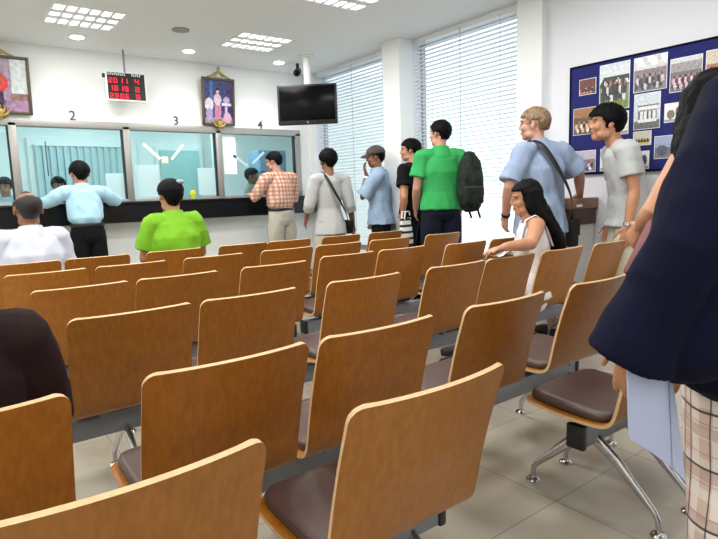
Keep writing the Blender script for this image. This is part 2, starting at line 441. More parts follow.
for sx in (-1, 1):
    dd = Soup().box((sx*.122-.118, -.22, .05), (sx*.122+.118, -.2, 1.9), bev=.004).build('door', M['blue_cab'], cb_)
    Soup().box((sx*.03-.008, -.235, .95), (sx*.03+.008, -.22, 1.1)).build('handle', M['alu'], dd, smooth=False)

# notices and white strips on the panes
def sheet(name, x0, z0, x1, z1, label, group=None, tilt=0, y=WY+.026, m='paper'):
    cx, cz = (x0+x1)/2, (z0+z1)/2
    o = Soup().box((-(x1-x0)/2, -.002, -(z1-z0)/2), ((x1-x0)/2, 0, (z1-z0)/2)).build(name, M[m], smooth=False)
    o.location = (cx, y, cz); o.rotation_euler = (0, tilt, 0); return tag(o, label, 'notice' if m != 'yellow' else 'note', group)
M['film'] = glass_mat('notice_film', (225,238,240)); 
M['notice'] = translucent_mat('backlit_notice_paper', (205,228,232), .35)
sheet('paper_notice', 1.98, 1.24, 2.26, 1.62, 'large white notice taped to the glass of counter 3, left side', m='notice')
sheet('paper_notice', 1.64, 1.22, 1.84, 1.52, 'white notice low on the glass of counter 2, right of the man in sky blue', m='notice')
sheet('paper_notice', 2.74, 1.24, 2.97, 1.58, 'white notice low on the glass of counter 3, right corner', m='notice')
sheet('pane_strip', 2.06, 1.76, 2.32, 1.795, 'white strip slanting left above the man in lime green', tilt=.75, m='paper')  # thin white bars set aslant against the glass
sheet('pane_strip', 2.38, 1.76, 2.62, 1.79, 'white strip slanting right above the man in lime green', tilt=-.85, m='paper')
sheet('paper_note', 2.30, 1.64, 2.38, 1.72, 'small cream note between the two slanted strips on counter 3', m='cream')
sheet('pane_strip', 3.22, 1.66, 3.46, 1.69, 'white strip slanting left on the pane before the man in the checked shirt', tilt=.6, m='notice')
sheet('pane_strip', 3.48, 1.70, 3.72, 1.73, 'white strip slanting right on the pane before the man in the checked shirt', tilt=-.7, m='notice')
sheet('paper_notice', 3.10, 1.5, 3.28, 2.0, 'tall white notice on the left of the glass of counter 4', m='paper')
pr = tag(Soup().tube([(.075*math.cos(a), 0, .075*math.sin(a)) for a in np.linspace(0, 2*PI, 33)], .012, n=8).build('speaking_ring', M['ink']), 'dark round speaking ring in the glass beside the man in the checked shirt', 'intercom')
pr.location = (3.64, WY+.02, 1.46)
# a line of handles: thin slot in the second window pane
sl = tag(Soup().tube([(1.06, WY+.024, 1.5), (1.06, WY+.024, 1.86)], .006, n=8).build('pane_pull', M['ink']), 'thin dark vertical pull on the glass of counter 2', 'handle')

# ------------------------------------------------------------------ numbers above the windows
for t, x in (('2', 1.35), ('3', 2.50), ('4', 3.64)):
    cu = bpy.data.curves.new('number_text', 'FONT'); cu.body = t; cu.size = .145; cu.extrude = .004; cu.align_x = 'CENTER'; cu.offset = .002
    o = bpy.data.objects.new('number_text', cu); col.objects.link(o)
    me = bpy.data.meshes.new_from_object(o.evaluated_get(bpy.context.evaluated_depsgraph_get())); bpy.data.objects.remove(o)
    me.name = 'counter_number'; me.materials.clear(); me.materials.append(M['ink']); o = bpy.data.objects.new('counter_number', me); col.objects.link(o)
    o.location = (x, WY-.004, 2.10); o.rotation_euler = (PI/2, 0, 0)
    tag(o, 'grey number %s on the wall ' % t + {'2':'below and left of the red display','3':'between the red display and the gilt portrait','4':'between the gilt portrait and the television'}[t], 'number', 'counter numbers')

# ------------------------------------------------------------------ ceiling fittings
def troffer():
    t = empty('ceiling_light', (0,0,0)); tag(t, 'x', 'ceiling light', 'louvred ceiling lights')
    s = Soup()
    for a, b in (((-.3,-.3,0),(.3,-.285,.08)),((-.3,.285,0),(.3,.3,.08)),((-.3,-.285,0),(-.285,.285,.08)),((.285,-.285,0),(.3,.285,.08))): s.box(a, b)
    s.box((-.3,-.3,.08), (.3,.3,.09)); s.box((-.312,-.312,-.006),(.312,-.3,.0)); s.box((-.312,.3,-.006),(.312,.312,0)); s.box((-.312,-.3,-.006),(-.3,.3,0)); s.box((.3,-.3,-.006),(.312,.3,0))
    s.build('housing', M['white_metal'], t, smooth=False)
    for y in (-.19, 0, .19):
        Soup().tube([(-.28, y, .055), (.28, y, .055)], .014, n=10).build('tube', M['tube'], t)
    s = Soup()
    for y in (-.095, .095):
        s.add([(-.285,y-.045,.0),(.285,y-.045,.0),(.285,y,.07),(-.285,y,.07),(.285,y+.045,0),(-.285,y+.045,0)], [(0,1,2,3),(3,2,4,5),(0,5,4,1)])
    for x in (-.19, -.095, 0, .095, .19):
        for y0, y1 in ((-.285,-.11), (-.08,.08), (.11,.285)):
            s.add([(x-.012,y0,.0),(x+.012,y0,.0),(x+.012,y1,.0),(x-.012,y1,.0),(x-.002,y0,.045),(x+.002,y0,.045),(x+.002,y1,.045),(x-.002,y1,.045)],
                  [(0,3,2,1),(4,5,6,7),(0,1,5,4),(2,3,7,6),(1,2,6,5),(0,4,7,3)])
    s.build('louvre', M['white_metal'], t, smooth=False)
    return t
tl = ['square louvred ceiling light nearest the red queue display', 'square louvred ceiling light between the queue display and the television',
      'square louvred ceiling light cut by the top edge of the photo']
proto = None
for x, y in TROFFERS:
    lamp = bpy.data.lights.new('troffer_lamp', 'AREA'); lamp.shape = 'SQUARE'; lamp.size = .56; lamp.energy = 13 if y > 2 else 2; lamp.color = (1, .985, .95)
    lo = bpy.data.objects.new('troffer_lamp', lamp); col.objects.link(lo); lo.location = (x, y, CEIL-.012)
    vis = {(0): (1.3, 5.8), 1: (3.03, 5.8), 2: (3.03, 4.07)}
    k = next((k for k, p in vis.items() if abs(p[0]-x) < .01 and abs(p[1]-y) < .01), None)
    if k is None and y < 2: 
        # unseen fittings added for room light; lamps dimmed to darken near chairs
        pass
    if proto is None: proto = troffer(); o = proto
    else: o = copy_tree(proto)
    o.location = (x, y, CEIL); o['label'] = tl[k] if k is not None else 'unseen square louvred ceiling light added for room light'
    lo.parent = o; lo.location = (0, 0, -.012)
for i, (x, y) in enumerate(DOWN):
    t = empty('downlight', (x, y, CEIL), 0, 'round lit downlight in the ceiling, ' + ['left of the red queue display', 'between the queue display and the gilt portrait', 'near the television'][i], 'downlight', 'round downlights')
    Soup().lathe([(.085,-.008),(.09,-.004),(.09,0),(.062,0),(.062,-.006)], n=28).build('trim_ring', M['white_metal'], t)
    Soup().lathe([(.06,-.003),(.062,-.012),(.04,-.02),(.0,-.023)], n=24).build('bulb', M['downlamp'], t)
    L_ = bpy.data.lights.new('downlight_lamp', 'SPOT'); L_.energy = 35; L_.spot_size = 2.2; L_.spot_blend = 1; L_.shadow_soft_size = .05; L_.color = (1, .97, .92)
    lo = bpy.data.objects.new('downlight_lamp', L_); col.objects.link(lo); lo.parent = t; lo.location = (0,0,-.03)
t = empty('ceiling_speaker', (2.16, 5.72, CEIL), 0, 'small round grey unlit fitting in the ceiling between the lights', 'ceiling fitting')
Soup().lathe([(.085,-.01),(.085,0),(.05,0)], n=28).build('rim', M['grille'], t)
Soup().lathe([(.072,-.013),(.072,-.008),(.0,-.007)], n=28).build('grille', M['grille'], t)
# office lights
for x in (0, 2, 4):
    lamp = bpy.data.lights.new('office_lamp', 'AREA'); lamp.size = .6; lamp.energy = 40; lamp.color = (.95, 1, 1)
    lo = bpy.data.objects.new('office_lamp', lamp); col.objects.link(lo); lo.location = (x, 8.6, CEIL-.02)

# ------------------------------------------------------------------ queue display
q = empty('queue_display', (1.885, 6.78, 2.455), 0, 'red LED queue number display hanging from a rod in front of the wall', 'display')
s = Soup().box((-.215, -.03, -.155), (.215, .03, .155), bev=.006)
s.build('case', M['white_metal'], q)
Soup().box((-.2, -.034, -.137), (.2, -.029, .147)).build('panel_face', M['led_face'], q, smooth=False)
Soup().tube([(-.0, 0, .15), (-.0, 0, CEIL-2.455)], .01, n=10).build('hanging_rod', M['steel'], q)
Soup().box((-.24, -.02, .09), (-.215, .02, .13)).build('side_knob', M['black'], q, smooth=False)
M['led_text'] = mat('led_heading', (200,200,200), .5)
SEG = {'0':'abcdef','1':'bc','2':'abged','3':'abgcd','4':'fgbc','6':'afgedc','8':'abcdefg','9':'abcdfg','7':'abc'}
def digit(s, ch, x, z, w, h, y):
    t = .009
    R_ = {'a':(0,h-t,w,h),'d':(0,0,w,t),'g':(0,h/2-t/2,w,h/2+t/2),'f':(0,h/2,t,h),'b':(w-t,h/2,w,h),'e':(0,0,t,h/2),'c':(w-t,0,w,h/2)}
    for k in SEG[ch]:
        a = R_[k]; s.box((x+a[0], y-.002, z+a[1]), (x+a[2], y, z+a[3]))
for row, (a, b) in enumerate((('2011', '4'), ('1019', '2'), ('2006', '3'))):
    z = .035 - row*.083
    for i, ch in enumerate(a): s = Soup(); digit(s, ch, -.185 + i*.052 + (.006 if i > 1 else 0), z, .036, .054, -.035); s.build('digit', M['led'], q, smooth=False)
    s = Soup(); digit(s, b, .09, z, .045, .054, -.035); s.build('digit', M['led'], q, smooth=False)
s = Soup()
for i in range(9): s.box((-.19+i*.021, -.036, .118), (-.19+i*.021+.008, -.034, .142)); s.box((-.19+i*.021, -.036, .136 if i%2 else .118), (-.19+i*.021+.016, -.034, .142 if i%2 else .124))
for i in range(5): s.box((.06+i*.021, -.036, .118), (.06+i*.021+.008, -.034, .142)); s.box((.06+i*.021, -.036, .118 if i%2 else .134), (.06+i*.021+.016, -.034, .124 if i%2 else .142))
s.build('heading', M['paper'], q, smooth=False)

# ------------------------------------------------------------------ television on its ceiling mount and the camera beside it
ang = math.atan2(5.74-6.2, 4.03-3.48)
t = empty('television', (3.755, 5.97, 2.275), ang, 'black flat screen television hanging from the ceiling in the corner', 'television')
Soup().box((-.36, -.03, -.235), (.36, .035, .235), bev=.012).build('case', M['black'], t)
Soup().box((-.335, -.033, -.185), (.335, -.028, .212), bev=.001).build('screen', M['screen'], t)
s = Soup(); s.tube([(-.008,-.034,-.21),(.008,-.034,-.21)], .006, n=10); s.build('emblem', M['silver'], t)
s = Soup().box((-.05, .03, -.1), (.05, .08, .1)); s.tube([(0, .07, .0), (0, .1, .1), (0, .1, CEIL-2.275)], .045, n=14)
s.box((-.09, .03, CEIL-2.275-.02), (.09, .18, CEIL-2.275)); s.build('ceiling_mount', M['white_metal'], t)
t = empty('security_camera', (3.93, 6.45, CEIL), 0, 'small black camera fixed to the ceiling above the television', 'camera')
Soup().tube([(0,0,0), (0,0,-.07)], .022, n=12).build('stem', M['black'], t)
Soup().tube([(.03,.04,-.08), (-.05,-.06,-.13)], .045, n=16, cap='flat').build('body', M['black'], t)
Soup().tube([(-.05,-.06,-.13), (-.06,-.072,-.136)], .03, n=16).build('lens', M['screen'], t)
# ------------------------------------------------------------------ pictures painted cell by cell
def picture(name, w, h, nx, nz, fn, mtl, parent=None):
    vs = []; fs = []; cs = []
    for j in range(nz+1):
        for i in range(nx+1): vs.append((w*(i/nx-.5), 0, h*(j/nz-.5)))
    for j in range(nz):
        for i in range(nx):
            a = j*(nx+1)+i; fs.append((a, a+1, a+nx+2, a+nx+1)); cs.append(lin(fn((i+.5)/nx, (j+.5)/nz)))
    me = bpy.data.meshes.new(name); me.from_pydata(vs, [], fs)
    at = me.color_attributes.new('Col', 'FLOAT_COLOR', 'CORNER')
    buf = []
    for c_ in cs: buf += [*c_, 1]*4
    at.data.foreach_set('color', buf); me.materials.append(mtl); me.update()
    o = bpy.data.objects.new(name, me); col.objects.link(o)
    if parent: o.parent = parent
    return o
def inel(u, v, cx, cz, rx, rz): return ((u-cx)/rx)**2 + ((v-cz)/rz)**2 < 1
def jit(c, u, v, a=14, k=30, sd=0):
    n = noise.noise(V((u*k+sd*7.3, v*k, sd))); return tuple(max(0, min(255, x+n*a)) for x in c)
def king_fn(u, v):
    c = (156,132,150) if u < .72 else (196,204,206)
    if v < .22: c = (112,84,96)
    if v < .3 and u > .6: c = (150,120,150)
    if .22 < v < .34 and u > .7: c = (134,100,96)
    if inel(u, v, .5, .30, .09, .26): c = (52,44,70)
    if inel(u, v, .30, .32, .07, .2): c = (96,66,84)
    if inel(u, v, .5, .54, .17, .17): c = (196,58,52)
    if inel(u, v, .53, .64, .07, .1): c = (176,70,62)
    if inel(u, v, .5, .76, .05, .06): c = (186,142,124)
    if inel(u, v, .5, .8, .055, .03): c = (50,40,44)
    return jit(c, u, v, 26, 14, 1)
def queen_fn(u, v):
    c = (58,66,112)
    if .2 < u < .3: c = (78,104,150)
    if u > .75: c = (66,60,100)
    if v < .12: c = (150,130,160)
    if inel(u, v, .17, .43, .15, .15): c = (206,198,212)
    if inel(u, v, .17, .2, .11, .14): c = (156,146,180)
    if inel(u, v, .78, .55, .12, .08): c = (176,160,190)
    if .62 < u < .95 and .42 < v < .47: c = (214,206,220)
    if inel(u, v, .8, .13, .14, .14): c = (206,160,190)
    if inel(u, v, .76, .32, .04, .1): c = (196,186,206)
    if inel(u, v, .47, .28, .12, .28): c = (188,120,150)
    if inel(u, v, .46, .55, .14, .13): c = (206,186,200)
    if inel(u, v, .47, .74, .05, .06): c = (214,178,160)
    if inel(u, v, .47, .79, .06, .04): c = (44,34,44)
    return jit(c, u, v, 24, 14, 2)
def portrait(x0, x1, z0, z1, fn, label, ornament):
    w, h = x1-x0, z1-z0
    p = empty('framed_portrait', ((x0+x1)/2, WY-.03, (z0+z1)/2), 0, label, 'picture')
    p.rotation_euler = (math.radians(6), 0, 0); p.location.y -= .04
    t = .03; s = Soup()
    s.box((-w/2, -.02, -h/2), (w/2, .02, -h/2+t), bev=.006); s.box((-w/2, -.02, h/2-t), (w/2, .02, h/2), bev=.006)
    s.box((-w/2, -.02, -h/2), (-w/2+t, .02, h/2), bev=.006); s.box((w/2-t, -.02, -h/2), (w/2, .02, h/2), bev=.006)
    s.box((-w/2+.01, .005, -h/2+.01), (w/2-.01, .02, h/2-.01))
    s.build('frame', M['dark_frame'], p)
    o = picture('print', w-2*t+.01, h-2*t+.01, 36, 46, fn, M['picture'], p); o.location = (0, -.002, 0)
    s = Soup()
    for sg in (-1, 1):
        s.tube([(sg*.16,-.01,h/2+.0), (sg*.1,-.012,h/2+.018), (sg*.04,-.015,h/2+.045), (0,-.015,h/2+.075)], [.006,.012,.018,.016], n=10)
        s.tube([(sg*.05,-.012,h/2+.02), (sg*.02,-.015,h/2+.06)], .012, n=8)
    s.ell((0,-.014,h/2+.1), (.022,.016,.035)); s.build('crest', M['gold'], p)
    s = Soup()
    for sg in (-1, 1):
        s.tube([(0,-.024,-h/2-.02), (sg*.05,-.028,-h/2-.005), (sg*.095,-.024,-h/2+.05)], [.016,.018,.006], n=10)
        s.tube([(0,-.024,-h/2-.01), (sg*.03,-.03,-h/2+.03), (sg*.045,-.026,-h/2+.085)], [.012,.012,.005], n=10)
    s.ell((0,-.026,-h/2+.015), (.024,.016,.045)); s.ell((0,-.026,-h/2+.075), (.012,.012,.016)); s.tube([(0,-.024,-h/2), (0,-.024,-h/2-.07)], [.018,.005], n=8)
    s.build('emblem', M['gold'], p)
portrait(.38, .965, 2.125, 2.70, king_fn, 'framed portrait of a standing figure in red robes, left end of the wall', 1)
portrait(2.825, 3.255, 2.11, 2.685, queen_fn, 'gilt framed portrait of a woman in a pale gown between the numbers', 1)

# ------------------------------------------------------------------ blue notice board with its photographs
BX = WX-.025
nb = empty('notice_board', (WX-.012, 1.93, 1.735), 0, 'large blue felt notice board on the right wall covered with photographs', 'notice board')
Soup().box((-.008, -.93, -.43), (.012, .93, .435)).build('felt_panel', M['blue_board'], nb, smooth=False)
s = Soup()
for a, b in (((-.012,-.945,-.445),(.012,.945,-.43)),((-.012,-.945,.435),(.012,.945,.45)),((-.012,-.945,-.43),(.012,-.93,.435)),((-.012,.93,-.43),(.012,.945,.435))): s.box(a, b)
s.build('edge_frame', M['navy'], nb, smooth=False)
def scene_fn(kind, sd):
    def crowd(u, v, c, lo, hi, cols, n=9, r=.05):
        for row in range(2):
            z = lo + (hi-lo)*row*.5
            for i in range(n):
                cx = .08 + .84*(i+.5*(row%2))/n
                if inel(u, v, cx, z+.06, r*.9, .12): c = cols[(i*3+row+sd) % len(cols)]
                if inel(u, v, cx, z+.2, r*.5, .055): c = (60,42,36) if (i+row) % 2 else (170,120,96)
        return c
    def fn(u, v):
        if kind == 'lawn':
            c = (206,212,220) if v > .55 else (120,128,104)
            if v < .2: c = (108,130,66)
            if .5 < v < .72 and noise.noise(V((u*7, v*5, sd))) > -.1: c = (44,60,48)
            c = crowd(u, v, c, .24, .5, [(34,36,40),(54,58,60),(40,48,44),(206,206,204),(46,44,50)], 10, .06)
        elif kind == 'hall':
            c = (206,204,206) if v > .62 else (130,120,124)
            if v > .74 and abs((u+v*.5) % .4-.2) < .12: c = (240,242,244)
            c = crowd(u, v, c, .1, .42, [(40,40,48),(90,90,100),(66,60,70),(190,186,190)])
        elif kind == 'pink':
            c = (150,146,150) if v > .6 else (110,104,110)
            if v > .85: c = (206,208,212)
            c = crowd(u, v, c, .12, .4, [(214,170,182),(44,42,54),(220,190,196),(80,74,90)])
        elif kind == 'house':
            c = (196,204,214)
            if v < .25: c = (110,112,106)
            if .2 < v < .62 and .15 < u < .9: c = (224,226,226)
            if .62 < v < .68 and .1 < u < .95: c = (120,120,122)
            if .28 < v < .5 and (u*6) % 1 < .35 and .15 < u < .9: c = (92,98,106)
            if .5 < v < .53 and .15 < u < .9: c = (150,150,150)
        elif kind == 'brown':
            c = (150,104,60) if v > .62 else (90,74,62)
            c = crowd(u, v, c, .12, .4, [(230,222,206),(120,90,70),(206,180,140),(60,50,48)], 7, .07)
        elif kind == 'red':
            c = (96,48,44); c = crowd(u, v, c, .1, .3, [(190,120,110),(60,40,46),(206,170,150)], 4, .12)
        elif kind == 'white':
            c = (226,226,224); 
            if inel(u, v, .3, .4, .2, .25): c = (120,110,100)
            if inel(u, v, .7, .5, .18, .3): c = (80,84,92)
            if v < .15: c = (160,156,150)
        elif kind == 'yellow':
            c = (196,196,176); c = crowd(u, v, c, .12, .35, [(216,196,60),(70,60,70),(120,90,80)], 5, .09)
        elif kind == 'grey':
            c = (150,164,190) if v > .5 else (120,122,128)
            if inel(u, v, .35, .35, .25, .25): c = (90,94,104)
        elif kind == 'orange':
            c = (170,110,80) if v < .5 else (206,190,170)
            if inel(u, v, .6, .45, .25, .2): c = (230,220,206)
        else:
            c = (190,180,196) if v > .6 else (130,116,130)
            c = crowd(u, v, c, .1, .4, [(206,170,200),(110,90,120),(228,222,226),(70,64,80)], 6, .08)
        return jit(c, u, v, 34, 16, sd)
    return fn
PH = [('red', 2.79,2.11,2.63,1.96, 'small dark red group photograph in the board\'s top left corner'),
 ('lawn', 2.61,2.19,2.35,1.81, 'photograph of a group on a lawn, second in the board\'s top row'),
 ('hall', 2.33,2.19,2.07,1.91, 'photograph of a crowd under a bright roof, top row of the board'),
 ('pink', 2.06,2.13,1.83,1.87, 'photograph of people in pink, top row of the board'),
 ('orange', 1.82,2.14,1.55,1.93, 'orange toned photograph at the right edge of the board\'s top row'),
 ('brown', 2.84,1.88,2.63,1.64, 'brown toned group photograph left in the board\'s middle row'),
 ('white', 2.58,1.81,2.35,1.61, 'pale photograph behind the head of the man in grey'),
 ('house', 2.32,1.92,2.11,1.63, 'photograph of a white two-storey building on the board'),
 ('white', 2.09,1.82,1.93,1.66, 'pale photograph right of the white building picture'),
 ('yellow', 2.32,1.64,2.17,1.51, 'small photograph of people in yellow below the building picture'),
 ('grey', 2.155,1.59,1.98,1.40, 'grey blue photograph low on the board beside the dark haired woman'),
 ('lilac', 2.83,1.53,2.62,1.33, 'lilac toned group photograph in the board\'s bottom left corner'),
 ('white', 2.59,1.53,2.45,1.33, 'narrow pale photograph at the board\'s bottom by the man in grey'),
 ('white', 2.31,1.49,2.18,1.33, 'small pale photograph below the people in yellow')]
for k, (kind, ya, za, yb, zb, lab) in enumerate(PH):
    za -= .045; zb -= .015; ya -= .01; yb += .008; w, h = ya-yb, za-zb
    o = picture('photograph', w, h, 26, 22, scene_fn(kind, k), M['print'])
    o.location = (WX-.0245, (ya+yb)/2, (za+zb)/2); o.rotation_euler = (0, 0, -PI/2)
    tag(o, lab, 'photograph', 'photographs on the blue board')
    # paper backing so the print has thickness
    bk = Soup().box((-w/2-.004, .0006, -h/2-.004), (w/2+.004, .0025, h/2+.004)).build('backing', M['paper'], o, smooth=False)

# ------------------------------------------------------------------ venetian blinds
def blind(y0, y1, z0, label, step=.042):
    t = empty('venetian_blind', (WX+.035, (y0+y1)/2, CEIL), 0, label, 'blind', 'window blinds')
    w = (y1-y0)/2-.012; s = Soup(); z = -.07
    while z > z0-CEIL+.03:
        prof = []
        for i in range(5):
            q_ = (i/4-.5); a = math.radians(-7)
            bow = .004*(1-(2*q_)**2)
            prof.append((-q_*.052*math.cos(a)-bow*math.sin(a), -q_*.052*math.sin(a)+bow*math.cos(a)))
        vs = [(p[0], sg*w, z+p[1]) for sg in (-1, 1) for p in prof]
        vs2 = [(x-.0006, y, zz+.0003) for x, y, zz in vs]
        k = 5; fs = [(i, i+1, k+i+1, k+i) for i in range(4)]
        s.add(vs, fs); z -= step
    s.build('slats', M['blind'], t)
    Soup().box((-.03, -w, -.05), (.03, w, 0), bev=.004).build('headrail', M['white_metal'], t)
    Soup().box((-.025, -w, z+.005), (.025, w, z+.025), bev=.004).build('bottom_rail', M['white_metal'], t)
    for q_ in (-.72, .0, .72):
        s = Soup().tube([(-.036, q_*w, -.04), (-.036, q_*w, z+.02)], .0025 if q_ else .004, n=6); s.build('ladder_cord', M['cord'], t)
    return t
blind(3.42, 4.86, .5, 'wide white venetian blind on the window behind the man in green')
blind(5.13, 6.87, .5, 'bright white venetian blind on the far window beside the television')

# ------------------------------------------------------------------ ledge desk against the right wall
d = empty('writing_desk', (WX-.205, 2.98, 0), 0, 'brown wooden writing desk with white front against the right wall', 'desk')
Soup().box((-.2, -.38, 1.015), (.2, .12, 1.10), bev=.006).build('desk_top', M['desk_top'], d)
s = Soup().box((-.185, -.36, .885), (-.16, .10, 1.015)); s.box((-.16, -.36, .885), (.195, -.335, 1.015)); s.box((-.16, .075, .885), (.195, .10, 1.015)); s.build('apron', M['desk_wood'], d, smooth=False)
s = Soup().box((-.15, -.345, 0), (-.12, .095, .885)); s.box((-.12, -.345, 0), (.195, -.32, .885)); s.box((-.12, .07, 0), (.195, .095, .885))
s.build('front_panel', M['white_metal'], d, smooth=False)
Soup().box((-.12,-.383,1.03),(-.04,-.38,1.05)).build('label_strip', M['paper'], d, smooth=False)

# ------------------------------------------------------------------ beam seating
W2 = .225
PROF = [(0,.80),(.022,.735),(.045,.665),(.066,.59),(.083,.52),(.096,.46),(.108,.425),(.13,.402),(.165,.391),(.24,.388),(.34,.392),(.43,.402),(.475,.402)]
def catmull(P, n):
    out = []; m = len(P)
    for i in range(m-1):
        p0 = P[max(i-1,0)]; p1 = P[i]; p2 = P[i+1]; p3 = P[min(i+2,m-1)]
        for k in range(n):
            t = k/n
            out.append(tuple(.5*((2*p1[a])+(-p0[a]+p2[a])*t+(2*p0[a]-5*p1[a]+4*p2[a]-p3[a])*t*t+(-p0[a]+3*p1[a]-3*p2[a]+p3[a])*t**3) for a in (0,1)))
    out.append(P[-1]); return out
def shell_z(y):
    C_ = [p for p in CP if p[0] > .13]
    for a, b in zip(C_, C_[1:]):
        if a[0] <= y <= b[0]: return a[1] + (b[1]-a[1])*(y-a[0])/(b[0]-a[0])
    return C_[-1][1]
CP = catmull(PROF, 6)
def make_chair():
    root = empty('waiting_chair', (0,0,0)); tag(root, 'x', 'chair', 'wooden chairs in rows')
    P = CP[:]
    # refine the ends for rounded corners
    top = [(P[0][0]+(P[1][0]-P[0][0])*t, P[0][1]+(P[1][1]-P[0][1])*t) for t in (0,.06,.2,.45,.75)]
    P = top + P[1:]
    end = [(P[-2][0]+(P[-1][0]-P[-2][0])*t, P[-2][1]+(P[-1][1]-P[-2][1])*t) for t in (.5,.8,1.0)]
    P = P[:-1] + end
    m = len(P); arc = [0]
    for a, b in zip(P, P[1:]): arc.append(arc[-1]+math.hypot(b[0]-a[0], b[1]-a[1]))
    Lr = arc[-1]; nu = 15; outer = []
    for i, (y, z) in enumerate(P):
        hw = W2; t = arc[i]; r = .03
        if t < r: hw = W2 - r + math.sqrt(max(0, r*r-(r-t)**2))
        t2 = Lr-arc[i]; r2 = .06
        if t2 < r2: hw = W2 - r2 + math.sqrt(max(0, r2*r2-(r2-t2)**2))
        k = max(0, min(1, (z-.42)/.2))
        row = []
        for j in range(nu):
            u = 2*j/(nu-1)-1
            row.append(V((u*hw, y - .03*k*(1-(u*hw/W2)**2), z)))
        outer.append(row)
    th = .0115; inner = []
    for i in range(m):
        row = []
        for j in range(nu):
            a = outer[min(i+1,m-1)][j] - outer[max(i-1,0)][j]; b = outer[i][min(j+1,nu-1)] - outer[i][max(j-1,0)][:][0:0] if False else outer[i][min(j+1,nu-1)] - outer[i][max(j-1,0)]
            n = b.cross(a).normalized()
            if n.y < 0 and outer[i][j].z > .5: n = -n
            if outer[i][j].z <= .5 and n.z < 0: n = -n
            row.append(outer[i][j] + n*th)
        inner.append(row)
    s = Soup()
    idx = lambda i, j: i*nu+j
    F = [(idx(i,j), idx(i,j+1), idx(i+1,j+1), idx(i+1,j)) for i in range(m-1) for j in range(nu-1)]
    s.add([v for r in outer for v in r], F, 0); s.add([v for r in inner for v in r], [tuple(reversed(f)) for f in F], 0)
    loop = [(0,j) for j in range(nu)] + [(i,nu-1) for i in range(1,m)] + [(m-1,j) for j in range(nu-2,-1,-1)] + [(i,0) for i in range(m-2,0,-1)]
    vs = [outer[i][j] for i, j in loop] + [inner[i][j] for i, j in loop]; n = len(loop)
    s.add(vs, [(k, (k+1)%n, n+(k+1)%n, n+k) for k in range(n)], 1)
    s.build('seat_shell', [M['veneer'], M['ply_edge']], root, angle=50)
    # pad
    s = Soup(); rings = []
    y0, y1, hw = .135, .462, .205
    def rr(f, nc=6):
        pts = []; r = .05
        a, b = hw-(1-f)*hw*.0-(1-f)*.06, 0
        ya, yb = y0+(1-f)*.06, y1-(1-f)*.06
        for cx, cyy, st in ((a-r, yb-r, 0), (-a+r, yb-r, 90), (-a+r, ya+r, 180), (a-r, ya+r, 270)):
            for k in range(nc): 
                g = math.radians(st+90*k/(nc-1)); pts.append((cx+r*math.cos(g), cyy+r*math.sin(g)))
        return pts
    for f, h in ((.95,.013),(1,.02),(1,.032),(.94,.042),(.75,.047),(.4,.048)):
        rings.append([V((x, y, shell_z(y)+h)) for x, y in rr(f)])
    n = len(rings[0]); vs = [v for r in rings for v in r]; fs = [(a*n+k, a*n+(k+1)%n, (a+1)*n+(k+1)%n, (a+1)*n+k) for a in range(len(rings)-1) for k in range(n)]
    fs.append(tuple((len(rings)-1)*n+k for k in range(n))); fs.append(tuple(range(n-1,-1,-1)))
    s.add(vs, fs); s.build('seat_pad', M['vinyl'], root, angle=60)
    s = Soup()
    for sx in (-.09, .09):
        s.box((sx-.012, .2, .352), (sx+.012, .36, .389), bev=.003); s.box((sx-.035, .19, .38), (sx+.035, .37, .389))
    s.box((-.1, .245, .345), (.1, .315, .357))
    s.build('mounting_bracket', M['steel'], root)
    return root
ROWS = {1: (.82, [(-.04,.41),(.58,1.03),(1.71,2.15)]),
 2: (1.30, [(-.25,.19),(.345,.79),(.835,1.27),(1.42,1.87),(2.05,2.49)]),
 3: (2.12, [(.33,.775),(.80,1.255),(1.41,1.84),(2.025,2.48),(2.50,2.92),(3.02,3.45),(3.61,4.03)]),
 4: (2.95, [(.32,.76),(.79,1.24),(1.365,1.82),(1.955,2.42),(2.44,2.90),(3.03,3.44),(3.52,3.95)]),
 5: (3.74, [(.28,.73),(.77,1.21),(1.33,1.76),(1.91,2.34),(2.37,2.83),(2.92,3.36),(3.57,4.0)]),
 6: (4.45, [(.25,.69),(.73,1.15),(1.29,1.73),(1.88,2.32),(2.34,2.76),(2.91,3.34),(3.47,3.90)])}
RN = {1:'nearest row', 2:'second nearest row', 3:'third nearest row', 4:'third farthest row', 5:'second farthest row', 6:'farthest row'}
ORD = ['leftmost','second from left','third from left','fourth from left','fifth from left','sixth from left','rightmost']
EXTRA = {(1,1):'at the bottom centre of the photo', (1,2):'its dark seat beside the envelope', (2,0):'behind the person in dark brown', (6,0):'under the bald man in white', (6,2):'under the man in lime green', (3,5):'under the woman in white', (3,4):"under the seated woman's forearm", (5,6):'before the man in green'}
proto = make_chair(); first = True
for r, (Y, xs) in ROWS.items():
    for i, (a, b) in enumerate(xs):
        o = proto if first else copy_tree(proto); first = False
        yy = Y + (.09 if r == 4 and i in (3, 4) else 0)
        o.location = ((a+b)/2, yy, 0)
        nm = 'rightmost' if i == len(xs)-1 else ORD[i]
        o['label'] = 'plywood chair, %s in the %s' % (nm, RN[r]) + (', ' + EXTRA[(r,i)] if (r,i) in EXTRA else '')
        o['group'] = 'wooden chairs in the ' + RN[r]

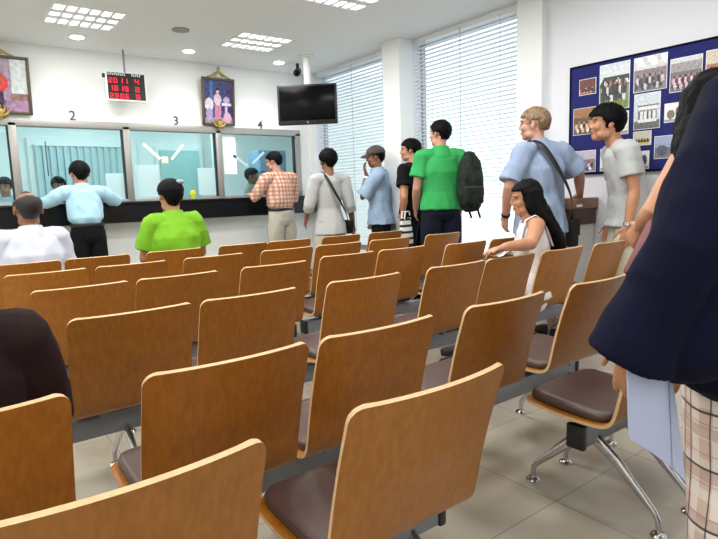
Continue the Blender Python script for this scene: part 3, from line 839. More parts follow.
def make_leg(root, x, sg):
    s = Soup()
    s.tube([(x, .28, .285), (x, .28+sg*.10, .215), (x, .28+sg*.235, .085), (x, .28+sg*.252, .06), (x, .28+sg*.255, .02)],
           [(.016,.026),(.013,.021),(.011,.013),(.011,.011),(.010,.010)], n=12, axis=V((1,0,0)))
    l = s.build('leg', M['alu'], root)
    Soup().lathe([(.026,0),(.028,.006),(.022,.014),(.011,.02)], c=(x, .28+sg*.255, 0), n=20).build('foot', M['alu'], l)
def beam(x0, x1, Y, legs, label):
    t = empty('seat_beam', ((x0+x1)/2, Y, 0), 0, label, 'seat beam', 'steel beams carrying the chair rows'); cx = (x0+x1)/2
    s = Soup().box((x0-cx+.012, .25, .265), (x1-cx-.012, .31, .346), bev=.005); s.build('beam_tube', M['steel'], t)
    for e in (x0, x1):
        Soup().box((e-cx-.012, .245, .26), (e-cx+.014, .315, .35), bev=.006).build('end_cap', M['black'], t)
    for x in legs:
        for sg in (-1, 1): make_leg(t, x-cx, sg)
beam(-.06, 1.06, .82, [.1, .95], 'grey steel seat beam under the two left chairs of the row nearest the camera')
beam(1.77, 2.2, .82, [1.87, 2.1], 'grey steel seat beam with black end cap under the chair beside the envelope')
beam(-.27, 2.49, 1.30, [-.15, 1.15, 2.42], 'long grey steel seat beam under the second row of chairs from the camera')
beam(.33, 1.93, 2.12, [.55, 1.7], 'grey steel seat beam under the left half of the third row from the camera')
beam(2.0, 4.05, 2.12, [2.1, 3.85], 'grey steel seat beam under the right half of the third row from the camera')
beam(.32, 1.85, 2.97, [.71, 1.65], 'grey steel seat beam under the left half of the fourth row from the camera')
beam(1.95, 3.95, 2.99, [2.1, 3.75], 'grey steel seat beam under the right half of the fourth row from the camera')
beam(.28, 1.78, 3.74, [.5, 1.6], 'grey steel seat beam under the left half of the fifth row from the camera')
beam(1.9, 4.0, 3.74, [2.1, 3.8], 'grey steel seat beam under the right half of the fifth row from the camera')
beam(.25, 1.75, 4.45, [.5, 1.55], 'grey steel seat beam under the left half of the farthest row of chairs')
beam(1.86, 3.9, 4.45, [2.05, 3.7], 'grey steel seat beam under the right half of the farthest row of chairs')
# ------------------------------------------------------------------ people
def S_(p, k): return V((p[0]*k, p[1]*k, p[2]*k))
STAND = dict(pelvis=(0,0,.95), waist=(0,.01,1.08), chest=(0,.0,1.27), neck=(0,-.015,1.455), head=(0,.012,1.607),
  hipL=(-.088,0,.92), kneeL=(-.105,.015,.50), ankL=(-.115,-.015,.085), toeL=(-.135,.15,.03),
  shL=(-.178,-.012,1.395), elL=(-.235,-.03,1.11), wrL=(-.235,.05,.87))
SIT = dict(pelvis=(0,0,.535), waist=(0,-.03,.66), chest=(0,-.02,.84), neck=(0,0,1.02), head=(0,.035,1.168),
  hipL=(-.09,.02,.525), kneeL=(-.12,.42,.50), ankL=(-.12,.43,.085), toeL=(-.14,.60,.03),
  shL=(-.178,0,.965), elL=(-.235,.06,.70), wrL=(-.15,.24,.60))
def full(d):
    d = dict(d)
    for k in list(d):
        if k.endswith('L'):
            r = k[:-1]+'R'
            if r not in d: x, y, z = d[k]; d[r] = (-x, y, z)
    return d

def hand(s, w, d, n, side, curl=.5, k=1.0):
    """palm, four fingers of unequal length bent at two knuckles, thumb from the palm's side"""
    d = V(d).normalized(); n = V(n); n = (n - d*n.dot(d)).normalized()
    t = n.cross(d) if side == 'L' else d.cross(n)
    s.tube([w - d*.01*k, w+d*.035*k, w+d*.075*k, w+d*.092*k], [(.026*k,.019*k),(.036*k,.016*k),(.040*k,.014*k),(.037*k,.011*k)], n=12, axis=t)
    for i, (off, ln) in enumerate(((.031,.068),(.0105,.078),(-.0105,.072),(-.031,.056))):
        base = w + d*(.085-.003*abs(i-1))*k + t*off*k
        q = d + t*off*2.0; q.normalize(); pts = [base - q*.02*k, base]
        for j, fr in enumerate((.45,.32,.23)):
            a = curl*(.35+.45*j); q2 = q*math.cos(a) + n*math.sin(a); pts.append(pts[-1] + q2*ln*fr*k)
        s.tube(pts, [.0095*k,.0095*k,.009*k,.0083*k,.007*k], n=8)
    b0 = w + d*.022*k + t*.028*k; q = (d*.62 + t*.75 + n*.25).normalized(); q2 = (d*.85 + t*.35 + n*.35*max(curl,.3)).normalized()
    s.tube([b0 - q*.015*k, b0 + q*.03*k, b0 + q*.03*k + q2*.03*k, b0 + q*.03*k + q2*.052*k], [.014*k,.0115*k,.010*k,.0075*k], n=8)

def head_parts(s, hm, k, nose=1.0, jaw=1.0):
    q = lambda x, y, z: hm @ V((x*k, y*k, z*k)); R3 = hm.to_3x3()
    E = lambda c, r, rot=None: s.ell(q(*c), tuple(a*k for a in r), (R3 @ rot) if rot is not None else R3)
    E((0,-.012,.032), (.076,.096,.082)); E((0,.026,-.028), (.060*jaw,.0605,.078))
    E((0,.052,-.088), (.032*jaw,.030,.022)); E((0,-.02,-.035), (.058*jaw,.06,.06))
    for sg in (-1, 1):
        E((sg*.034,.055,-.022), (.028,.030,.03)); E((sg*.042*jaw,.015,-.07), (.022,.045,.028))
        E((sg*.030,.078,.030), (.026,.014,.008))
        E((sg*.079,-.010,-.004), (.009,.019,.032), Matrix.Rotation(sg*.35, 3, 'Z')); E((sg*.082,-.014,.012), (.007,.015,.014))
    s.tube([q(0,.082,.022), q(0,.092,.0), q(0,.099*nose,-.022)], [.009*k,.0105*k,.0105*k], n=10)
    for sg in (-1, 1): E((sg*.011,.089,-.026), (.008,.011,.007))
    E((0,.078,-.051), (.024,.012,.007)); E((0,.076,-.063), (.021,.012,.008)); E((0,.066,-.078), (.026,.018,.018)); E((0,.066,-.045),(.03,.02,.03))

def hair_cap(hm, k, bald=None, line=.055, back=-.075, side=-.02, grow=1.0, lump=.004, seed=0, tall=0, n=56, m=40):
    """hair as a thick shell over the cranium: below the hairline it dives inside the head"""
    s = Soup(); s.ell((0,0,0), (1,1,1), n=n, m=m); vs = []
    for v in s.v:
        d = V(v); p = V((d.x*.086*grow, d.y*.106*grow-.014, d.z*(.092+tall)*grow+.033))
        if d.z < 0: p.z = d.z*.125+.033
        if d.z < -.2: f_ = 1-.22*min(1, (-d.z-.2)/.6); p.x *= f_; p.y = (p.y+.014)*(.92 if d.z < -.6 else 1)-.014
        # hairline height by direction
        az = math.atan2(d.y, abs(d.x))       # +pi/2 front, -pi/2 back
        if az > .62: h = line
        elif az > .05: h = line + (side-line)*(.62-az)/.57 if az > .3 else side + .0
        elif az > -.55: h = side + .028 if az > -.35 else side
        else: h = back
        h += .004*noise.noise(V((d.x*9, d.y*9, seed)))
        nn = noise.noise(V((p.x*85, p.y*85, p.z*50+seed*5)))
        if p.z < h or (bald and p.z > bald + .06*max(0, -d.y-.2)): p = V((p.x*.72, p.y*.72, p.z if p.z < h else .02)); 
        else: p += d*(nn*lump)
        vs.append(hm @ (p*k))
    s.v = [tuple(v) for v in vs]; return s

def lerp(a, b, t): return a + (b-a)*t

def person(label, H, loc, rz, pose=None, world=None, sit=False, skin='skin', w=1.0, hyaw=0, hpitch=0, hroll=0, hair='short', hair_mat='hair',
           top=None, bottom=None, vox=.007, handL=None, handR=None, head_k=1.0, nose=1.0, seed=0, belt=None, shoe='shoe', hair_kw=None, nohands='', extra_body=None):
    k = H/1.72; base = SIT if sit else STAND
    d = dict(base); 
    if pose: d.update(pose)
    J = {n: S_(p, k) for n, p in full(d).items()}
    for n in ('hipL','hipR'): J[n].x *= .90*min(1.05, w)
    T = Matrix.Translation(loc) @ Matrix.Rotation(rz, 4, 'Z'); Ti = T.inverted()
    if world:
        for n, p in world.items(): J[n] = Ti @ V(p)
    hm = Matrix.Translation(J['head']) @ Matrix.Rotation(hyaw, 4, 'Z') @ Matrix.Rotation(hroll, 4, 'Y') @ Matrix.Rotation(hpitch, 4, 'X')
    hk = k*head_k*1.0
    hipx = (J['hipR']-J['hipL']).normalized(); shx = (J['shR']-J['shL']).normalized()
    ax = [hipx, hipx, hipx.lerp(shx,.4), shx, shx, shx]
    # ---- skin: one continuous mesh
    s = Soup()
    pl, wa, ch, nk = J['pelvis'], J['waist'], J['chest'], J['neck']
    shm = (J['shL']+J['shR'])/2
    fwd = V((-shx.y, shx.x, 0)).normalized()
    tp = [pl+V((0,0,-.08*k)), pl, wa, ch, lerp(ch, nk, .62), nk]
    tr = [(.120*w,.075*w),(.140*w,.090*w),(.130*w,.090*w),(.155*w,.108*w),(.125*w,.085*w),(.058,.056)]
    tr = [(a*k, b*k) for a, b in tr]
    s.tube(tp, tr, n=24, axis=ax)
    s.tube([nk - V((0,0,.03*k)), lerp(nk, J['head'], .4), hm @ V((0,-.015*hk,-.03*hk))], [.06*k,.054*k,.054*k], n=18)
    for sd in 'LR':
        sh, el, wr = J['sh'+sd], J['el'+sd], J['wr'+sd]
        s.tube([lerp(nk, ch, .18), lerp(nk, sh, .55)+V((0,0,-.012*k)), sh], [.048*k,.050*k,.056*k], n=14)
        s.tube([sh, lerp(sh,el,.3), lerp(sh,el,.7), el, lerp(el,wr,.28), lerp(el,wr,.7), wr], [.055*k,.05*k,.044*k,.038*k,.041*k,.033*k,.026*k], n=14)
        hip, kn, an, to = J['hip'+sd], J['knee'+sd], J['ank'+sd], J['toe'+sd]
        s.tube([hip, lerp(hip,kn,.35), lerp(hip,kn,.75), kn, lerp(kn,an,.3), lerp(kn,an,.75), an], [.076*k,.074*k,.060*k,.050*k,.053*k,.04*k,.034*k], n=16)
        s.tube([an+V((0,0,-.02*k)), lerp(an,to,.6)+V((0,0,-.02*k)), to], [.036*k,.034*k,.024*k], n=10)
        if sd not in nohands:
            hs = handL if sd == 'L' else handR
            dd = (wr-el).normalized(); nn = shx*(1 if sd == 'L' else -1); curl = .55
            if hs:
                if 'd' in hs: dd = Ti.to_3x3() @ V(hs['d'])
                if 'n' in hs: nn = Ti.to_3x3() @ V(hs['n'])
                curl = hs.get('curl', curl)
            if abs(nn.normalized().dot(dd.normalized())) > .95: nn = fwd
            hand(s, wr, dd, nn, sd, curl, k)
    head_parts(s, hm, hk, nose)
    body = s.remesh('person', M[skin], None, vox, 3)
    body.matrix_world = T; tag(body, label, 'person', None)
    # ---- eyes, lips
    for sg in (-1, 1):
        e = Soup(); e.ell(hm @ V((sg*.031*hk,.0765*hk,.010*hk)), (.0125*hk,.0075*hk,.0055*hk), hm.to_3x3(), n=14, m=10)
        e.ell(hm @ V((sg*.031*hk,.0795*hk,.010*hk)), (.0062*hk,.0055*hk,.0056*hk), hm.to_3x3(), n=12, m=8, mi=1)
        e.build('eye', [M['eye'], M['iris']], body)
        b_ = Soup(); b_.tube([hm @ V((sg*.014*hk,.0885*hk,.030*hk)), hm @ V((sg*.032*hk,.0845*hk,.034*hk)), hm @ V((sg*.050*hk,.0700*hk,.029*hk))], [.0035*hk,.004*hk,.0025*hk], n=6)
        b_.build('eyebrow', M['hair'], body)
    e = Soup(); e.ell(hm @ V((0,.0872*hk,-.053*hk)), (.021*hk,.006*hk,.0045*hk), hm.to_3x3(), n=12, m=8); e.ell(hm @ V((0,.0852*hk,-.061*hk)), (.018*hk,.006*hk,.005*hk), hm.to_3x3(), n=12, m=8)
    e.build('lips', M['lip'], body)
    # ---- hair
    kw = dict(seed=seed); kw.update(hair_kw or {})
    if hair: hair_cap(hm, hk, **kw).build('hair', M[hair_mat], body, angle=180)
    # ---- clothes
    out = dict(body=body, J=J, k=k, hm=hm, hk=hk, T=T, shx=shx, hipx=hipx, fwd=fwd)
    if top:
        o_ = top.get('ease', .016)*k; hem = top.get('hem', -.06)*k
        s = Soup()
        hemv = pl + V((0,0,hem)); hw = top.get('hemw', 1.0)
        if sit and hem < -.05*k: hemv = pl + V((0,0,-.05*k))
        tp = [hemv, lerp(hemv, pl, .6), wa, ch, lerp(ch, nk, .62), lerp(ch, nk, .9)]
        bl = top.get('belly', 0)
        tr = [((.160*w*hw)*k+o_, (.108*w*hw)*k+o_), ((.158*w*(1+hw)/2)*k+o_, (.11*w)*k+o_), (.142*w*k+o_*1.2+bl*.5, .098*w*k+o_*1.2+bl), (.158*w*k+o_, .112*w*k+o_), (.130*w*k+o_, .092*k+o_), (.066*k+o_*.6, .062*k+o_*.6)]
        if not top.get('tuck') and not top.get('cape'):
            hx = abs(J['hipL'].x - pl.x)/1.0 if not sit else .08*k
            hx = (V(J['hipL'])-pl).to_2d().length if not sit else .08*k
            rx_ = hx + .084*k + .012*k + .014*k; ry_ = .108*k + .012*k + .026*k
            if top.get('hem', -.06) < .02:
                tr[0] = (max(tr[0][0], rx_*hw), max(tr[0][1], ry_*hw)); tr[1] = (max(tr[1][0], rx_), max(tr[1][1], ry_))
        if top.get('tuck'):
            tp[0] = pl + V((0,0,.0)); tp[1] = pl + V((0,0,.07*k)); tr[0] = (.135*w*k, .088*w*k); tr[1] = (.138*w*k+.004, .092*w*k+.004); tr[2] = (.147*w*k+o_*1.3, .104*w*k+o_*1.3)
        s.tube(tp, tr, n=28, axis=ax, cap='flat')
        if top.get('cape'):   # loose jacket closing the space between sleeve and side
            for pts, rd in top['cape']:
                s.tube([Ti @ V(p) for p in pts], rd, n=20)
        for sd in 'LR':
            sh, el, wr = J['sh'+sd], J['el'+sd], J['wr'+sd]
            if top.get('strapless'):
                if sd in top['strapless']: continue
            s.tube([lerp(nk, ch, .2), lerp(nk, sh, .55)+V((0,0,-.012*k)), sh], [.05*k+o_*.55,.053*k+o_*.7,.060*k+o_*.8], n=16)
            sl = top.get('sleeve', .55); cw = top.get('cuff', .016)*k
            if sl:
                if sl <= 1:
                    e2 = lerp(sh, el, sl); s.tube([sh+(sh-el).normalized()*.02*k, lerp(sh,e2,.5), e2], [.060*k+o_*.7,.057*k+o_,.052*k+o_+cw], n=18, cap='flat')
                else:
                    e2 = lerp(el, wr, sl-1)
                    s.tube([sh+(sh-el).normalized()*.02*k, lerp(sh,el,.4), lerp(sh,el,.8), el, lerp(el,e2,.4), e2], [.060*k+o_*.7,.056*k+o_,.050*k+o_,.046*k+o_,.045*k+o_*.9,.034*k+o_*.7+cw], n=18, cap='flat')
        if top.get('bust'):
            for sg in (-1, 1): s.ell(ch + shx*sg*.075*k + fwd*.085*k + V((0,0,-.01*k)), (.065*k,.055*k,.062*k))
        o = s.remesh('shirt' if not top.get('name') else top['name'], M[top['mat']], body, vox*1.05, 3, top.get('folds', .006), seed)
        out['top'] = o
        if top.get('collar'):
            c = Soup(); up_ = (J['head']-nk).normalized(); rings = []; N_ = 32
            for r1, z1, dz in ((.104,-.062,.0),(.077,.034,.012),(.066,.034,.012),(.070,-.05,0)):
                rings.append([nk + shx*(r1*k*math.cos(a)) + fwd*((r1-.002)*k*math.sin(a) + .004*k) + up_*((z1 - dz*math.sin(a))*k) for a in (2*PI*q/N_ for q in range(N_))])
            rings.append(rings[0]); vs = [v for r in rings[:4] for v in r]; fs = []
            for a in range(4):
                for q in range(N_): fs.append((a*N_+q, a*N_+(q+1)%N_, ((a+1)%4)*N_+(q+1)%N_, ((a+1)%4)*N_+q))
            c.add(vs, fs)
            c.build('collar', M[top.get('collar_mat', top['mat'])], body)
    if bottom:
        o_ = .012*k; s = Soup(); wd = bottom.get('wide', 1.0)
        up = V((0,0,bottom.get('rise', .075)*k))
        tops = pl + up if not sit else lerp(pl, wa, .5)
        s.tube([pl+V((0,0,-.13*k)), pl+V((0,0,-.08*k)), pl, tops], [((.135*w)*k+o_,(.085*w)*k+o_), ((.152*w)*k+o_,(.106*w)*k+o_), ((.156*w)*k+o_,(.107*w)*k+o_), (.144*w*k+o_,.098*w*k+o_)], n=26, axis=hipx, cap='flat')
        bkd = V((hipx.y, -hipx.x, 0)).normalized()
        for sg in (-1, 1): s.ell(pl + hipx*sg*.07*w*k + bkd*.032*k + V((0,0,-.07*k)), (.078*w*k, .074*k, .090*k))
        for sd in 'LR':
            hip, kn, an = J['hip'+sd], J['knee'+sd], J['ank'+sd]
            if bottom.get('short'):
                e2 = lerp(kn, an, bottom['short']); s.tube([hip, lerp(hip,kn,.5), kn, e2], [(.092*k+o_),(.090*k+o_)*wd,(.082*k+o_)*wd,(.08*k+o_)*wd], n=20, cap='flat')
            else:
                s.tube([hip, lerp(hip,kn,.4), kn, lerp(kn,an,.5), an+V((0,0,-.035*k))], [.084*k+o_,(.083*k+o_)*wd,(.064*k+o_)*wd,(.062*k+o_)*wd,(.066*k+o_)*wd], n=20, cap='flat')
            s.ell(hip, (.086*k+o_,.086*k+o_,.086*k+o_))
            if sit: s.ell(hip - V((0,.0,0)), (.098*k,.115*k,.085*k))
        out['bottom'] = s.remesh(bottom.get('name','trousers'), M[bottom['mat']], body, vox*1.1, 3, bottom.get('folds', .006), seed+3, (6,6,3))
    if belt:
        c = Soup(); pts = []
        for a in np.linspace(0, 2*PI, 33):
            pts.append(pl + V((0,0,.06*k)) + hipx*((.149*w*k+.018*k)*math.cos(a)) + V((-hipx.y, hipx.x, 0))*((.101*w*k+.018*k)*math.sin(a)))
        c.tube(pts, [(.006,.019)]*33, n=8, cap='flat', axis=[V(((p-pl).x, (p-pl).y, 0)).normalized() for p in pts]); c.build('belt', M[belt], body)
    for sd in 'LR':
        an, to = J['ank'+sd], J['toe'+sd]; q = (V((to.x, to.y, 0)) - V((an.x, an.y, 0))).normalized(); c = V((an.x, an.y, 0))
        s = Soup(); s.tube([c - q*.045*k + V((0,0,.035)), c + q*.02*k + V((0,0,.05)), c + q*.11*k + V((0,0,.042)), c + q*.19*k + V((0,0,.03))], [(.036*k,.034),(.042*k,.048),(.046*k,.040),(.040*k,.026)], n=16, axis=V((-q.y, q.x, 0)))
        s.tube([c - q*.06*k + V((0,0,.012)), c + q*.08*k + V((0,0,.012)), c + q*.20*k + V((0,0,.012))], [(.036*k,.011),(.046*k,.011),(.038*k,.011)], n=14, axis=V((-q.y, q.x, 0)))
        s.remesh('shoe', M[shoe], body, .009, 2)
    return out

def part(s, name, m, pr, **kw): return s.build(name, M[m], pr['body'], **kw)
def watch(pr, sd, m='leather', t=.93):
    J = pr['J']; a = lerp(J['el'+sd], J['wr'+sd], t); d = (J['wr'+sd]-J['el'+sd]).normalized(); k = pr['k']
    s = Soup(); s.tube([a - d*.012, a + d*.012], .033*k, n=18, cap='flat'); o = part(s, 'wristwatch', m, pr)

# 1 bald man, white shirt, seated in the farthest row
person('bald man in a white shirt sitting with his back turned, at the left', 1.70, (.56, 4.70, 0), .05, sit=True, skin='skin_dark', w=1.22, head_k=1.12, hair='short', hair_mat='stubble',
  hair_kw=dict(line=.2, back=-.065, side=.0, grow=1.0, lump=.001, bald=.055), top=dict(mat='white_shirt', sleeve=.8, collar=True, folds=.009, ease=.017), bottom=dict(mat='black_cloth'), vox=.009, seed=1, hpitch=-.1)
# 2 man in lime polo and cap
p = person('man in a lime green polo shirt and black cap sitting with his back turned', 1.80, (1.60, 4.70, 0), .0, sit=True, w=1.12, head_k=1.08, top=dict(mat='lime_polo', sleeve=.75, collar=True, folds=.010, ease=.018),
  bottom=dict(mat='black_cloth'), vox=.009, seed=2, hair_kw=dict(grow=1.02))
def cap_on(p, mt, brim_dir=1, badge=None):
    hm, k = p['hm'], p['hk']
    s = Soup(); s.ell((0,0,0), (1,1,1), n=36, m=24); vs = []
    for v in s.v:
        d = V(v); q = V((d.x*.094, d.y*.114-.012, d.z*.095+.040))
        if q.z < .035: q = V((q.x*.8, q.y*.8, q.z))
        vs.append(tuple(hm @ (q*k)))
    s.v = vs; c = s.build('cap', M[mt], p['body'], angle=180)
    s = Soup(); pts = []
    for j, (r, z) in enumerate(((.085,.046),(.125,.045),(.160,.034),(.178,.022))):
        pts.append([hm @ V((math.sin(a)*.085*(1-.1*j)*k, (brim_dir*(math.cos(a)*(r-.02)+.02*(j>0)) -.012)*k, (z - .018*abs(math.sin(a))*j*.4)*k)) for a in np.linspace(-1.15, 1.15, 15)])
    vs = [v for r in pts for v in r]; n = 15; F = [(a*n+i, a*n+i+1, (a+1)*n+i+1, (a+1)*n+i) for a in range(3) for i in range(n-1)]
    up = hm.to_3x3() @ V((0,0,.006*k))
    s.add(vs, F); s.add([v+up for v in vs], [tuple(reversed(f)) for f in F])
    L_ = list(range(n)) + [a*n+n-1 for a in range(1,4)] + [3*n+i for i in range(n-2,-1,-1)] + [2*n, n]
    s.add([vs[i] for i in L_]+[vs[i]+up for i in L_], [(i, (i+1)%len(L_), len(L_)+(i+1)%len(L_), len(L_)+i) for i in range(len(L_))])
    s.build('visor', M[mt], c)
    if badge:
        b = Soup(); b.ell(hm @ V((.05*k,-.085*k,.105*k)), (.03*k,.02*k,.018*k), hm.to_3x3()); b.build('badge', M[badge], c)
cap_on(p, 'black_cap', 1, 'badge')
# 3 man in sky blue at counter 2
person('man in a sky blue shirt leaning on the counter with both elbows out', 1.645, (1.28, 6.42, 0), .0, dict(chest=(0,.06,1.24), waist=(0,.0,1.07), neck=(0,.08,1.42), head=(0,.135,1.555), shL=(-.18,.07,1.36), elL=(-.36,.18,1.26), wrL=(-.20,.36,1.285)),
  hpitch=-.35, w=1.02, head_k=1.12, top=dict(mat='sky_shirt', sleeve=1.35, collar=True, folds=.010, tuck=True, ease=.017), bottom=dict(mat='black_cloth'), vox=.009, seed=3, hair_kw=dict(grow=1.1, lump=.006, back=-.085), belt='leather',
  handL=dict(n=(0,0,-1), d=(.7,.6,-.1)), handR=dict(n=(0,0,-1), d=(-.7,.6,-.1)))
# 4 man in checked shirt at counter 4
person('man in a red and cream checked shirt leaning his forearm on the counter', 1.75, (3.565, 6.40, 0), .12, dict(elL=(-.30,.12,1.17), wrL=(-.22,.34,1.20), elR=(.26,.08,1.14), wrR=(.2,.30,1.19), chest=(0,.03,1.27), neck=(0,.04,1.45), head=(-.02,.085,1.60), shL=(-.19,.03,1.385), shR=(.19,.0,1.395)),
  hyaw=.5, hpitch=-.2, w=1.08, skin='skin_fair', top=dict(mat='plaid_shirt', sleeve=1.15, collar=True, folds=.008, tuck=True, ease=.017), bottom=dict(mat='khaki', wide=1.1, folds=.009), belt='leather', vox=.008, seed=4, hair_kw=dict(grow=1.05, back=-.06),
  handL=dict(n=(0,0,-1)), handR=dict(n=(0,0,-1)))
# 5 woman in pale grey with a crossbody strap
p5 = person('woman in a pale grey blouse with a dark crossbody strap, seen from behind', 1.665, (3.47, 5.15, 0), -.15, dict(elR=(.24,-.02,1.10), wrR=(.31,.05,.90), elL=(-.24,.02,1.12), wrL=(-.22,.18,.96)), w=.82, hyaw=.15, skin='skin_dark',
  top=dict(mat='grey_blouse', sleeve=1.3, hem=-.16, hemw=1.08, folds=.005, ease=.017), bottom=dict(mat='khaki', wide=1.1, rise=-.02), vox=.008, seed=5, hair_kw=dict(grow=1.16, lump=.006, back=-.10, side=-.05))
# 6 man with cap, hand to mouth
p6 = person('man in a cap and pale denim shirt holding his hand to his mouth', 1.71, (4.085, 5.03, 0), .72, dict(elL=(-.20,.17,1.16), wrL=(-.045,.145,1.40), chest=(0,.02,1.27), neck=(0,.02,1.45), head=(0,.05,1.60), elR=(.24,-.02,1.1), wrR=(.22,.1,.9)),
  hyaw=.1, hpitch=-.12, w=1.0, skin='skin_dark', top=dict(mat='denim_shirt', sleeve=.95, collar=True, hem=-.10, hemw=1.08, folds=.011, ease=.02, cuff=.01), bottom=dict(mat='black_cloth'), vox=.007, seed=6, handL=dict(d=(-.25,.15,1), n=(.5,-.6,0), curl=.8))
cap_on(p6, 'cap'); watch(p6, 'L', 'white_metal', .86)
# 7 man in black T-shirt
p7 = person('man in a black T-shirt standing left of the man in green, head turned left', 1.75, (4.19, 4.60, 0), .25, dict(elL=(-.26,-.06,1.12), wrL=(-.20,.0,.95), head=(0,.03,1.605)), hyaw=.45, w=.95,
  top=dict(mat='black_tee', sleeve=.6, hem=-.04, folds=.008), bottom=dict(mat='black_cloth'), vox=.007, seed=7, hair_kw=dict(grow=1.07, lump=.006))
# 8 man in green polo with backpack
p8 = person('tall man in a green polo shirt with a black backpack on one shoulder', 1.885, (4.16, 4.15, 0), -.48, dict(elL=(-.23,.0,1.12), wrL=(-.20,.16,.93), elR=(.25,-.03,1.12), wrR=(.23,.10,.92)), hyaw=.6, w=1.09, skin='skin_fair',
  top=dict(mat='green_polo', sleeve=.62, collar=True, hem=-.03, folds=.008, ease=.017), bottom=dict(mat='navy_trouser', wide=1.1), vox=.007, seed=8, hair_kw=dict(grow=1.04, lump=.006, back=-.055))
# 9 tall blond man in light blue with a shoulder bag
p9 = person('tall blond man in a light blue shirt resting one hand on the desk', 1.80, (3.78, 2.69, 0), -.20, dict(chest=(.0,.02,1.27), neck=(0,.03,1.455), head=(-.02,.06,1.60), elL=(-.30,.0,1.15), wrL=(-.22,.13,.93)),
  world=dict(elR=(4.12, 2.58, 1.29), wrR=(4.265, 2.66, 1.128)), hyaw=.62, w=1.14, skin='skin_fair', hair_mat='hair_blond', top=dict(mat='blue_shirt', sleeve=.85, collar=True, hem=-.14, hemw=1.12, folds=.011, ease=.02, cuff=.014), bottom=dict(mat='cream', short=.1, wide=1.15), vox=.006, seed=9,
  hair_kw=dict(grow=1.05, lump=.008, back=-.045, side=.0), handR=dict(d=(.45,.5,-.35), n=(.2,.2,-1), curl=.25), handL=dict(curl=.7))
watch(p9, 'L', 'leather', .9)
# 10 seated young woman, long black hair
p10 = person('young woman with long black hair sitting sideways, her arm along the chair backs', 1.66, (3.20, 2.35, 0), .75, dict(head=(.0,.04,1.165), wrR=(.10,.30,.60)), sit=True, w=.86, skin='skin', hyaw=.22, hpitch=-.1,
  world=dict(elL=(2.86, 2.10, .862), wrL=(2.655, 2.13, .86), shL=(3.11, 2.24, .955)), handL=dict(d=(-1,.12,-.10), n=(0,-.12,-1), curl=.4), vox=.0055, seed=10,
  top=dict(mat='white_top', sleeve=0, strapless='LR', hem=-.05, folds=.007, ease=.012, name='dress', bust=True), bottom=dict(mat='white_top', name='skirt', wide=1.1, short=.05), hair_kw=dict(grow=1.06, line=.062, back=-.1, side=-.06, lump=.003))
J = p10['J']; k = p10['k']
s = Soup()
for sg, sd in ((-1,'L'),(1,'R')):
    a = J['chest'] + p10['shx']*sg*.10*k
    s.tube([a - p10['fwd']*.105*k, lerp(J['neck'], J['sh'+sd], .62) - p10['fwd']*.055*k + V((0,0,.03*k)), lerp(J['neck'], J['sh'+sd], .62) + V((0,0,.052*k)), lerp(J['neck'], J['sh'+sd], .6) + p10['fwd']*.06*k + V((0,0,.02*k)), a + p10['fwd']*.115*k], [(.017,.006)]*5, n=8, axis=p10['shx'])
part(s, 'shoulder_strap', 'white_top', p10)
s = Soup(); hm, hk = p10['hm'], p10['hk']; bk = -p10['fwd']
h0 = J['head']
s.tube([h0+bk*.02+V((0,0,.05)), h0+bk*.055+V((0,0,-.04)), J['neck']+bk*.085+V((0,0,.0)), J['chest']+bk*.150+V((0,0,.04)), J['chest']+bk*.165+V((0,0,-.11)), J['waist']+bk*.16+V((0,0,.05))], [(.088,.085),(.098,.075),(.118,.06),(.122,.046),(.108,.036),(.08,.022)], n=20, axis=p10['shx'])
s.tube([h0+p10['shx']*.07+V((0,0,.03)), h0+p10['shx']*.082+bk*.01+V((0,0,-.07)), J['neck']+p10['shx']*.10+bk*.03], [(.03,.05),(.03,.05),(.03,.05)], n=12)
s.tube([h0-p10['shx']*.068+bk*.03+V((0,0,.04)), h0-p10['shx']*.078+bk*.035+V((0,0,-.05)), J['neck']-p10['shx']*.075+bk*.06], [(.028,.055),(.026,.05),(.03,.05)], n=12)
s.remesh('long_hair', M['hair'], p10['body'], .007, 4, .006, 4, (26,26,3))
# 11 man in grey T-shirt leaning forward
p11 = person('man in a grey T-shirt and cream shorts leaning forward before the notice board', 1.80, (4.19, 2.225, 0), .80, dict(pelvis=(0,-.02,.95), hipL=(-.088,-.025,.92), waist=(0,.0,1.08), chest=(0,.03,1.26), neck=(0,.085,1.435), head=(0,.16,1.575), shL=(-.175,.06,1.37), elL=(-.215,.02,1.10), elR=(.23,-.02,1.09), wrR=(.23,.04,.85), wrL=(-.225,.06,.86)),
  hyaw=.0, hpitch=.03, w=.98, head_k=1.08, nose=.97, top=dict(mat='grey_tee', sleeve=.62, hem=-.10, folds=.010, ease=.017, hemw=1.12, cuff=.012), bottom=dict(mat='cream', short=.05, wide=1.1, folds=.005, rise=-.01), belt=None, vox=.006, seed=11, hair_kw=dict(grow=1.12, lump=.008, back=-.075, side=-.03, line=.045), handL=dict(curl=.35))
watch(p11, 'L', 'silver', .94)
